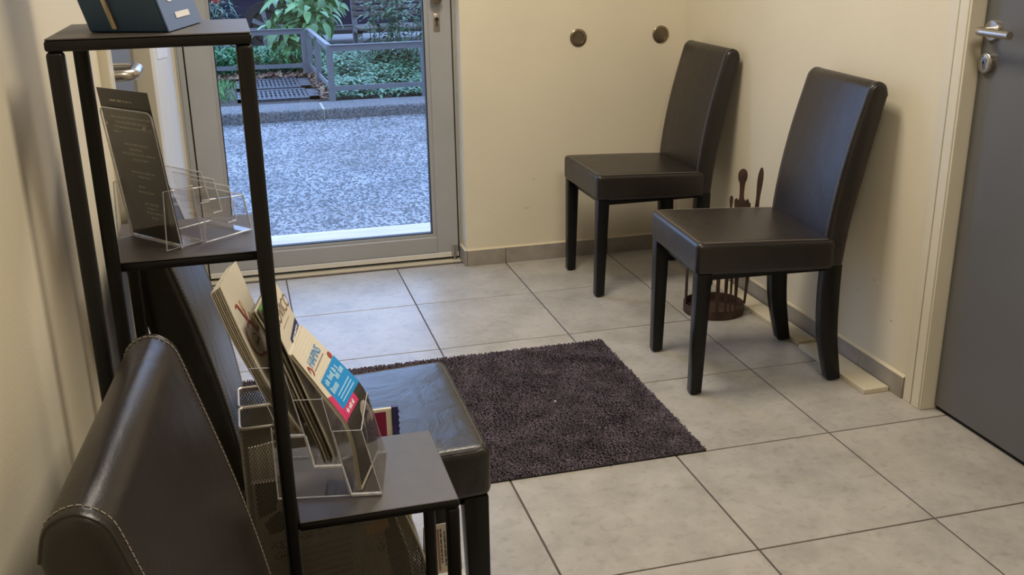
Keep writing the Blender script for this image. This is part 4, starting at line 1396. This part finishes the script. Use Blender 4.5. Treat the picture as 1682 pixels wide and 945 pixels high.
def card_lines(seed, x, z):
    vs, fs = words(0.062, 0.0024, seed)
    bm = NB(); bv = [bm.verts.new((x + b, -0.0006 + 0.0912 * (z - a), z - a)) for a, b in vs]
    for f in fs:
        try: bm.faces.new([bv[i] for i in f])
        except ValueError: pass
    obj('card_letters', bm, 'ink_black', tcd, fix=False)
card_lines(51, 0.0030, 0.075)
card_lines(52, -0.0030, 0.080)

# ------------------------------------------------------------------ outside: step, road, kerb
st = boxobj('door_step', (-1.5, 2.2, 0.66, 1.02, -0.25, -0.022), 'stone_step', None, 0.004, 2)
tag(st, 'pale worn stone step just outside the glass door', 'step', None, 'structure')
boxobj('step_slab', (-1.5, 2.2, 1.026, 1.215, -0.25, -0.024), 'stone_step', st, 0.004, 2)
rd = boxobj('road', (-14, 16, 1.21, 4.78, -0.3, -0.06), 'asphalt')
tag(rd, 'damp coarse grey asphalt yard outside the door', 'road', None, 'structure')
kb = struct('kerb', 'grey granite kerb stones edging the planted bed', 'kerb')
kx = [-3.4, -2.3, -1.35, -0.40, 0.535, 1.50, 2.45, 3.5]
for a, b in zip(kx, kx[1:]):
    bm = NB(); box(bm, a + 0.004, b - 0.004, 4.66, 5.06, -0.2, 0.026)
    bevel(bm, 0.022, 3); obj('kerb_stone', bm, 'kerb_granite', kb, True)
boxobj('mortar_joint', (-3.4, 3.5, 4.675, 5.05, -0.2, 0.018), 'mortar', kb)
bed = boxobj('planting_bed', (-6, 8, 5.06, 8.6, -0.2, 0.018), 'soil')
tag(bed, 'dark soil of the planted bed behind the kerb', 'soil', None, 'structure')
far_rd = boxobj('far_road', (-30, 40, 8.6, 60, -0.3, -0.06), 'pale_concrete')
tag(far_rd, 'pale road surface beyond the planted bed', 'road', None, 'structure')

# drain grates in the bed
def grate(y0, y1, x0, x1, label):
    root = thing('drain_grate', label, 'grate', ((x0 + x1) / 2, (y0 + y1) / 2, 0.018), 0, 'iron drain grates behind the kerb')
    hx, hy = (x1 - x0) / 2, (y1 - y0) / 2
    bm = NB()
    for b in ((-hx, hx, -hy, -hy + 0.07), (-hx, hx, hy - 0.07, hy), (-hx, -hx + 0.05, -hy, hy), (hx - 0.10, hx, -hy, hy)):
        box(bm, b[0], b[1], b[2], b[3], 0.001, 0.020)
    obj('frame', bm, 'cast_iron', root)
    bm = NB()
    n = 14
    for k in range(n):
        x = -hx + 0.05 + (2 * hx - 0.15) * (k + 0.5) / n
        box(bm, x - 0.011, x + 0.011, -hy + 0.06, hy - 0.06, 0.004, 0.018)
    for k in range(1, 4):
        y = -hy + 2 * hy * k / 4
        box(bm, -hx + 0.05, hx - 0.1, y - 0.022, y + 0.022, 0.003, 0.016)
    obj('bars', bm, 'cast_iron', root)
    bm = NB(); box(bm, -hx, hx, -hy, hy, 0.0002, 0.0012)
    obj('sump', bm, 'drain_dark', root)
grate(5.24, 5.84, -0.12, 0.57, 'iron drain grate in the bed, the one next to the kerb')
grate(5.93, 6.62, -0.12, 0.545, 'iron drain grate in the bed, the one under the back rail')

# ------------------------------------------------------------------ flat bar railings
def railing(name, label, posts, zt=0.473):
    root = thing(name, label, 'railing')
    for (x, y) in posts:
        bm = NB(); box(bm, x - 0.025, x + 0.025, y - 0.008, y + 0.008, 0.012, zt - 0.006)
        obj('post', bm, 'rail_paint', root)
    for a, b in zip(posts, posts[1:]):
        A_, B_ = Vector((*a, 0)), Vector((*b, 0))
        d = (B_ - A_).normalized(); n = Vector((-d.y, d.x, 0)) * 0.006
        for (z0, z1, nm) in ((zt - 0.048, zt, 'top_rail'), (0.105, 0.145, 'lower_rail')):
            bm = NB()
            pts = [A_ + n + Vector((0, 0, z0)), A_ - n + Vector((0, 0, z0)), A_ - n + Vector((0, 0, z1)), A_ + n + Vector((0, 0, z1))]
            prism(bm, pts, B_ - A_)
            obj(nm, bm, 'rail_paint', root)
        bm = NB()
        w = Vector((-d.y, d.x, 0)) * 0.02
        prism(bm, [A_ + w + Vector((0, 0, zt)), A_ - w + Vector((0, 0, zt)), A_ - w + Vector((0, 0, zt + 0.006)), A_ + w + Vector((0, 0, zt + 0.006))], B_ - A_)
        obj('cap_bar', bm, 'rail_paint', root)
    return root
railing('bed_railing', 'grey flat bar railing running along the kerb on the right', [(0.642, 5.04), (1.42, 5.06), (2.3, 5.08)])
railing('bed_railing', 'grey flat bar railing running back from the kerb corner', [(0.642, 5.08), (0.622, 6.02), (0.606, 6.80)])
railing('bed_railing', 'grey flat bar railing behind the drain grates on the left', [(0.555, 6.82), (-0.55, 6.86), (-1.6, 6.9)])
railing('far_railing', 'grey flat bar railing at the far side of the bed', [(-0.9, 8.5), (0.25, 8.5), (1.25, 8.5), (2.6, 8.5)], 0.36)

# ------------------------------------------------------------------ plants
def leaf_mesh(name, L, w, m, fold=0.25, droop=0.35, n=5):
    bm = NB()
    rows = []
    for k in range(n + 1):
        t = k / n
        ww = w * math.sin(PI * min(1, t * 0.93 + 0.05)) ** 0.8 * (1 - 0.35 * t)
        z = -droop * L * t * t
        rows.append([bm.verts.new((L * t, -ww, z + fold * ww)), bm.verts.new((L * t, 0, z)), bm.verts.new((L * t, ww, z + fold * ww))])
    for a, b in zip(rows, rows[1:]):
        for j in range(2):
            bm.faces.new((a[j], a[j + 1], b[j + 1], b[j]))
    me = bpy.data.meshes.new(name); bm.to_mesh(me); bm.free()
    me.materials.append(MATS[m])
    for p in me.polygons: p.use_smooth = True
    return me

def stuff_leaves(name, pts, dirs, L, w, material, parent=None, droop=0.3, segs=3):
    """many small leaves in one mesh: pts (n,3), dirs (n,3), per-leaf L and w arrays"""
    n = len(pts)
    d = dirs / np.linalg.norm(dirs, axis=1)[:, None]
    z = np.tile(np.array([0, 0, 1.0]), (n, 1))
    s = np.cross(d, z); s /= (np.linalg.norm(s, axis=1)[:, None] + 1e-9)
    nv = (segs + 1) * 2
    V = np.zeros((n, nv, 3))
    for k in range(segs + 1):
        t = k / segs
        ww = w * (math.sin(PI * min(1, 0.1 + 0.86 * t)))
        c = pts + d * (L * t)[:, None] - z * (droop * L * t * t)[:, None]
        V[:, 2 * k] = c - s * ww[:, None]; V[:, 2 * k + 1] = c + s * ww[:, None]
    F = []
    base = (np.arange(n) * nv)[:, None]
    for k in range(segs):
        F.append(base + np.array([[2 * k, 2 * k + 1, 2 * k + 3, 2 * k + 2]]))
    me = bpy.data.meshes.new(name)
    me.from_pydata(V.reshape(-1, 3).tolist(), [], np.concatenate(F).tolist())
    me.materials.append(MATS[material])
    o = bpy.data.objects.new(name, me); COL.objects.link(o)
    if parent: o.parent = parent
    o['kind'] = 'stuff'
    return o

# broad leaved shrub behind the corner of the railings
def broad_shrub():
    root = thing('shrub', 'tall shrub with broad light green leaves behind the railing corner', 'shrub', (0.48, 7.42, 0.018))
    meshes = [leaf_mesh('leaf', L, w, 'leaf_broad', 0.3, dr) for (L, w, dr) in ((0.15, 0.046, 0.35), (0.135, 0.042, 0.5), (0.11, 0.035, 0.25), (0.16, 0.044, 0.6))]
    bm = NB()
    tips = []
    r = random.Random(3)
    for k in range(13):
        a = r.uniform(0, 2 * PI); b = r.uniform(0.0, 0.13)
        p = Vector((b * math.cos(a), b * math.sin(a), 0))
        lean = Vector((r.uniform(-0.48, 0.52), r.uniform(-0.45, 0.15), 0))
        h = r.uniform(0.46, 0.92)
        path = [p, p + lean * 0.2 + Vector((0, 0, h * 0.4)), p + lean * 0.6 + Vector((0, 0, h * 0.75)), p + lean + Vector((0, 0, h))]
        path = catmull(path, 5)
        tube(bm, path, [0.010 * (1 - 0.7 * i / len(path)) for i in range(len(path))], 6)
        tips.append(path)
    obj('stems', bm, 'stem_bark', root, True)
    n = 0
    for path in tips:
        for k in range(22):
            t = r.uniform(0.45, 1.0)
            p = path[min(len(path) - 1, int(t * (len(path) - 1)))]
            a = r.uniform(0, 2 * PI)
            o = bpy.data.objects.new('leaf', meshes[r.randrange(4)])
            COL.objects.link(o); o.parent = root
            off = Vector((math.cos(a), math.sin(a), 0)) * r.uniform(0.0, 0.13)
            o.location = p + off + Vector((0, 0, r.uniform(-0.05, 0.06)))
            o.rotation_euler = (r.uniform(-0.5, 0.5), r.uniform(-0.15, 0.95), a)
            sc = r.uniform(0.75, 1.25)
            o.scale = (sc, sc, sc)
            n += 1
broad_shrub()

# low dense cover inside the right railing
def ground_cover():
    n = 9000
    x = rng.uniform(0.66, 2.1, n); y = rng.uniform(5.10, 7.3, n)
    hmax = 0.06 + 0.17 * np.clip((y - 5.1) / 1.4, 0, 1) + 0.05 * np.sin(x * 9) * np.cos(y * 7)
    z = 0.02 + hmax * rng.uniform(0.35, 1.0, n)
    a = rng.uniform(0, 2 * PI, n)
    dirs = np.stack([np.cos(a), np.sin(a), rng.uniform(-0.1, 0.7, n)], 1)
    o = stuff_leaves('ground_cover', np.stack([x, y, z], 1), dirs, rng.uniform(0.030, 0.055, n), rng.uniform(0.010, 0.018, n), 'leaf_cover', droop=0.5)
    tag(o, 'dense low blue green ground cover inside the right railing', 'ground cover')
ground_cover()

def strap_plants():
    n = 3600
    x = rng.uniform(-1.0, 0.62, n); y = rng.uniform(6.92, 7.9, n)
    z = 0.02 + rng.uniform(0.0, 0.20, n)
    a = rng.uniform(0, 2 * PI, n)
    dirs = np.stack([np.cos(a), np.sin(a), rng.uniform(0.4, 1.8, n)], 1)
    o = stuff_leaves('leafy_ground_plants', np.stack([x, y, z], 1), dirs, rng.uniform(0.09, 0.19, n), rng.uniform(0.008, 0.015, n), 'leaf_strap', droop=0.45)
    tag(o, 'bright green narrow leaved plants behind the left railing', 'plants')
strap_plants()

def small_shrub(name, label, cx, cy, h, sx, sy, n, lm, L, w, stems, zlo=0.1, droop=0.3):
    root = thing(name, label, 'shrub', (cx, cy, 0.018))
    bm = NB()
    r = random.Random(int(cx * 100) + n)
    P, Dd = [], []
    for k in range(stems):
        p = Vector((r.uniform(-sx, sx) * 0.5, r.uniform(-sy, sy) * 0.5, 0))
        q = p + Vector((r.uniform(-sx, sx) * 0.5, r.uniform(-sy, sy) * 0.5, h * r.uniform(0.75, 1.05)))
        path = [p, p.lerp(q, 0.5) + Vector((r.uniform(-.03, .03), 0, 0)), q]
        tube(bm, path, [0.006, 0.004, 0.002], 5)
        for i in range(n // stems):
            t = r.uniform(zlo, 1.0)
            a = r.uniform(0, 2 * PI)
            b = p.lerp(q, t) + Vector((math.cos(a), math.sin(a), 0)) * r.uniform(0, 0.13)
            P.append(b[:]); Dd.append((math.cos(a), math.sin(a), r.uniform(-0.5, 0.7)))
    obj('stems', bm, 'stem_bark', root, True)
    m = len(P)
    stuff_leaves('foliage', np.array(P), np.array(Dd), rng.uniform(L * 0.7, L * 1.2, m), rng.uniform(w * 0.7, w * 1.2, m), lm, root, droop)
small_shrub('shrub', 'dark leafy shrub rising behind the right railing', 1.33, 6.55, 0.95, 0.34, 0.22, 900, 'leaf_small', 0.055, 0.017, 9, 0.05)
small_shrub('shrub', 'dark small leaved shrub beside the door edge on the far right of the bed', 1.62, 6.3, 0.85, 0.3, 0.3, 700, 'leaf_small', 0.05, 0.016, 8, 0.05)
small_shrub('bamboo_clump', 'grey green bamboo clump at the far left of the bed', -0.28, 8.0, 0.80, 0.45, 0.2, 420, 'leaf_bamboo', 0.13, 0.011, 12, 0.25, 0.5)
def grass_tuft():
    n = 420
    x = rng.normal(-0.27, 0.09, n); y = rng.uniform(5.25, 6.5, n)
    a = rng.uniform(0, 2 * PI, n)
    dirs = np.stack([np.cos(a), np.sin(a), rng.uniform(0.8, 3, n)], 1)
    o = stuff_leaves('grass_tuft', np.stack([x, y, np.full(n, 0.018)], 1), dirs, rng.uniform(0.06, 0.13, n), rng.uniform(0.002, 0.004, n), 'leaf_grass')
    tag(o, 'bright green grass tuft left of the drain grates', 'grass')
grass_tuft()
def dead_leaves():
    n = 700
    x = np.concatenate([rng.uniform(-0.35, 0.62, 500), rng.uniform(0.56, 0.66, 200)]); y = np.concatenate([rng.uniform(6.6, 6.95, 500), rng.uniform(5.1, 6.8, 200)])
    a = rng.uniform(0, 2 * PI, n)
    dirs = np.stack([np.cos(a), np.sin(a), rng.uniform(-0.1, 0.35, n)], 1)
    o = stuff_leaves('fallen_leaves', np.stack([x, y, rng.uniform(0.022, 0.05, n)], 1), dirs, rng.uniform(0.03, 0.08, n), rng.uniform(0.01, 0.02, n), 'dead_leaf', droop=-0.2)
    tag(o, 'fallen brown leaves around the drain grates', 'leaves')
dead_leaves()

# ------------------------------------------------------------------ slatted bench behind the bed plants
bn = thing('park_bench', 'weathered slatted bench with grey frame behind the right railing', 'bench', (1.95, 7.75, 0))
for k, z in enumerate((0.50, 0.565, 0.63, 0.695, 0.76)):
    boxobj('back_slat', (-0.78, 0.78, 0.14 + 0.02 * k, 0.165 + 0.02 * k, z, z + 0.045), 'weathered_wood', bn, 0.003, 1)
for k in range(5):
    boxobj('seat_slat', (-0.78, 0.78, -0.30 + 0.085 * k, -0.23 + 0.085 * k, 0.385, 0.41), 'weathered_wood', bn, 0.003, 1)
for sx in (-0.76, 0.0, 0.76):
    bm = NB()
    box(bm, sx - 0.025, sx + 0.025, -0.29, -0.25, -0.06 + 0.075, 0.384)
    box(bm, sx - 0.025, sx + 0.025, 0.12, 0.16, 0.015, 0.46)
    box(bm, sx - 0.025, sx + 0.025, -0.29, 0.16, 0.35, 0.384)
    prism(bm, [(sx - 0.025, 0.166, 0.42), (sx + 0.025, 0.166, 0.42), (sx + 0.025, 0.27, 0.82), (sx - 0.025, 0.27, 0.82)], (0, 0.03, 0))
    obj('frame_leg', bm, 'rail_paint', bn)

# ------------------------------------------------------------------ parked dark blue car
car = thing('car', 'dark blue parked car seen through the shrubs', 'car', (0.0, 10.6, -0.06))
bm = NB()
prof = [(-0.42, 0.30), (-0.46, 0.55), (-0.40, 0.95), (-0.20, 1.02), (0.15, 1.42), (0.6, 1.50), (1.6, 1.48), (2.25, 1.02), (3.3, 0.88), (3.62, 0.62), (3.60, 0.28), (3.2, 0.20)]
def arch(cx_, r, n=8):
    return [(cx_ + r * math.cos(PI * k / n), 0.20 + r * math.sin(PI * k / n)) for k in range(n + 1)]
poly = prof + arch(2.85, 0.37) + arch(0.33, 0.37) + [(-0.30, 0.22)]
prism(bm, [(x, -0.60, z) for x, z in poly], (0, 1.60, 0))
bevel(bm, 0.03, 2)
body = obj('car_body', bm, 'car_paint', car, True)
bm = NB()
for q in ([(0.18, 1.02), (0.42, 1.38), (0.95, 1.42), (0.95, 1.02)], [(1.0, 1.02), (1.0, 1.42), (1.55, 1.40), (2.05, 1.02)]):
    prism(bm, [(x, -0.605, z) for x, z in q], (0, 0.01, 0))
obj('side_window', bm, 'car_glass', body)
bm = NB(); box(bm, -0.475, -0.20, -0.62, -0.40, 0.62, 0.90)
bevel(bm, 0.02, 2); obj('tail_light', bm, 'tail_lens', body, True)
bm = NB(); box(bm, 0.70, 2.48, -0.615, -0.58, 0.20, 0.32); obj('sill', bm, 'tyre', body)
for wx in (0.33, 2.85):
    bm = NB(); lathe(bm, [(0.20, -0.10), (0.30, -0.11), (0.325, -0.08), (0.325, 0.08), (0.30, 0.10)], (wx, -0.50, 0.325), 'Y', 36)
    wh = obj('wheel', bm, 'tyre', car, True)
    bm = NB()
    lathe(bm, [(0.205, -0.112), (0.205, -0.10), (0.185, -0.10), (0.185, -0.112)], (wx, -0.50, 0.325), 'Y', 36, cap=False)
    lathe(bm, [(0.045, -0.10), (0.04, -0.118)], (wx, -0.50, 0.325), 'Y', 16)
    for k in range(7):
        a = 2 * PI * k / 7
        d = Vector((math.cos(a), 0, math.sin(a))); t = Vector((-d.z, 0, d.x))
        c0 = Vector((wx, -0.612, 0.325))
        prism(bm, [c0 + d * 0.03 + t * 0.022, c0 + d * 0.195 + t * 0.030, c0 + d * 0.195 - t * 0.030, c0 + d * 0.03 - t * 0.022], (0, 0.012, 0))
    obj('alloy_rim', bm, 'alloy', wh)
# low kerb wall beyond the bed, in front of the car
bk = boxobj('back_kerb', (-8, 10, 8.62, 8.86, -0.2, 0.05), 'kerb_granite', None, 0.02, 2)
tag(bk, 'granite kerb at the far side of the planted bed', 'kerb', None, 'structure')
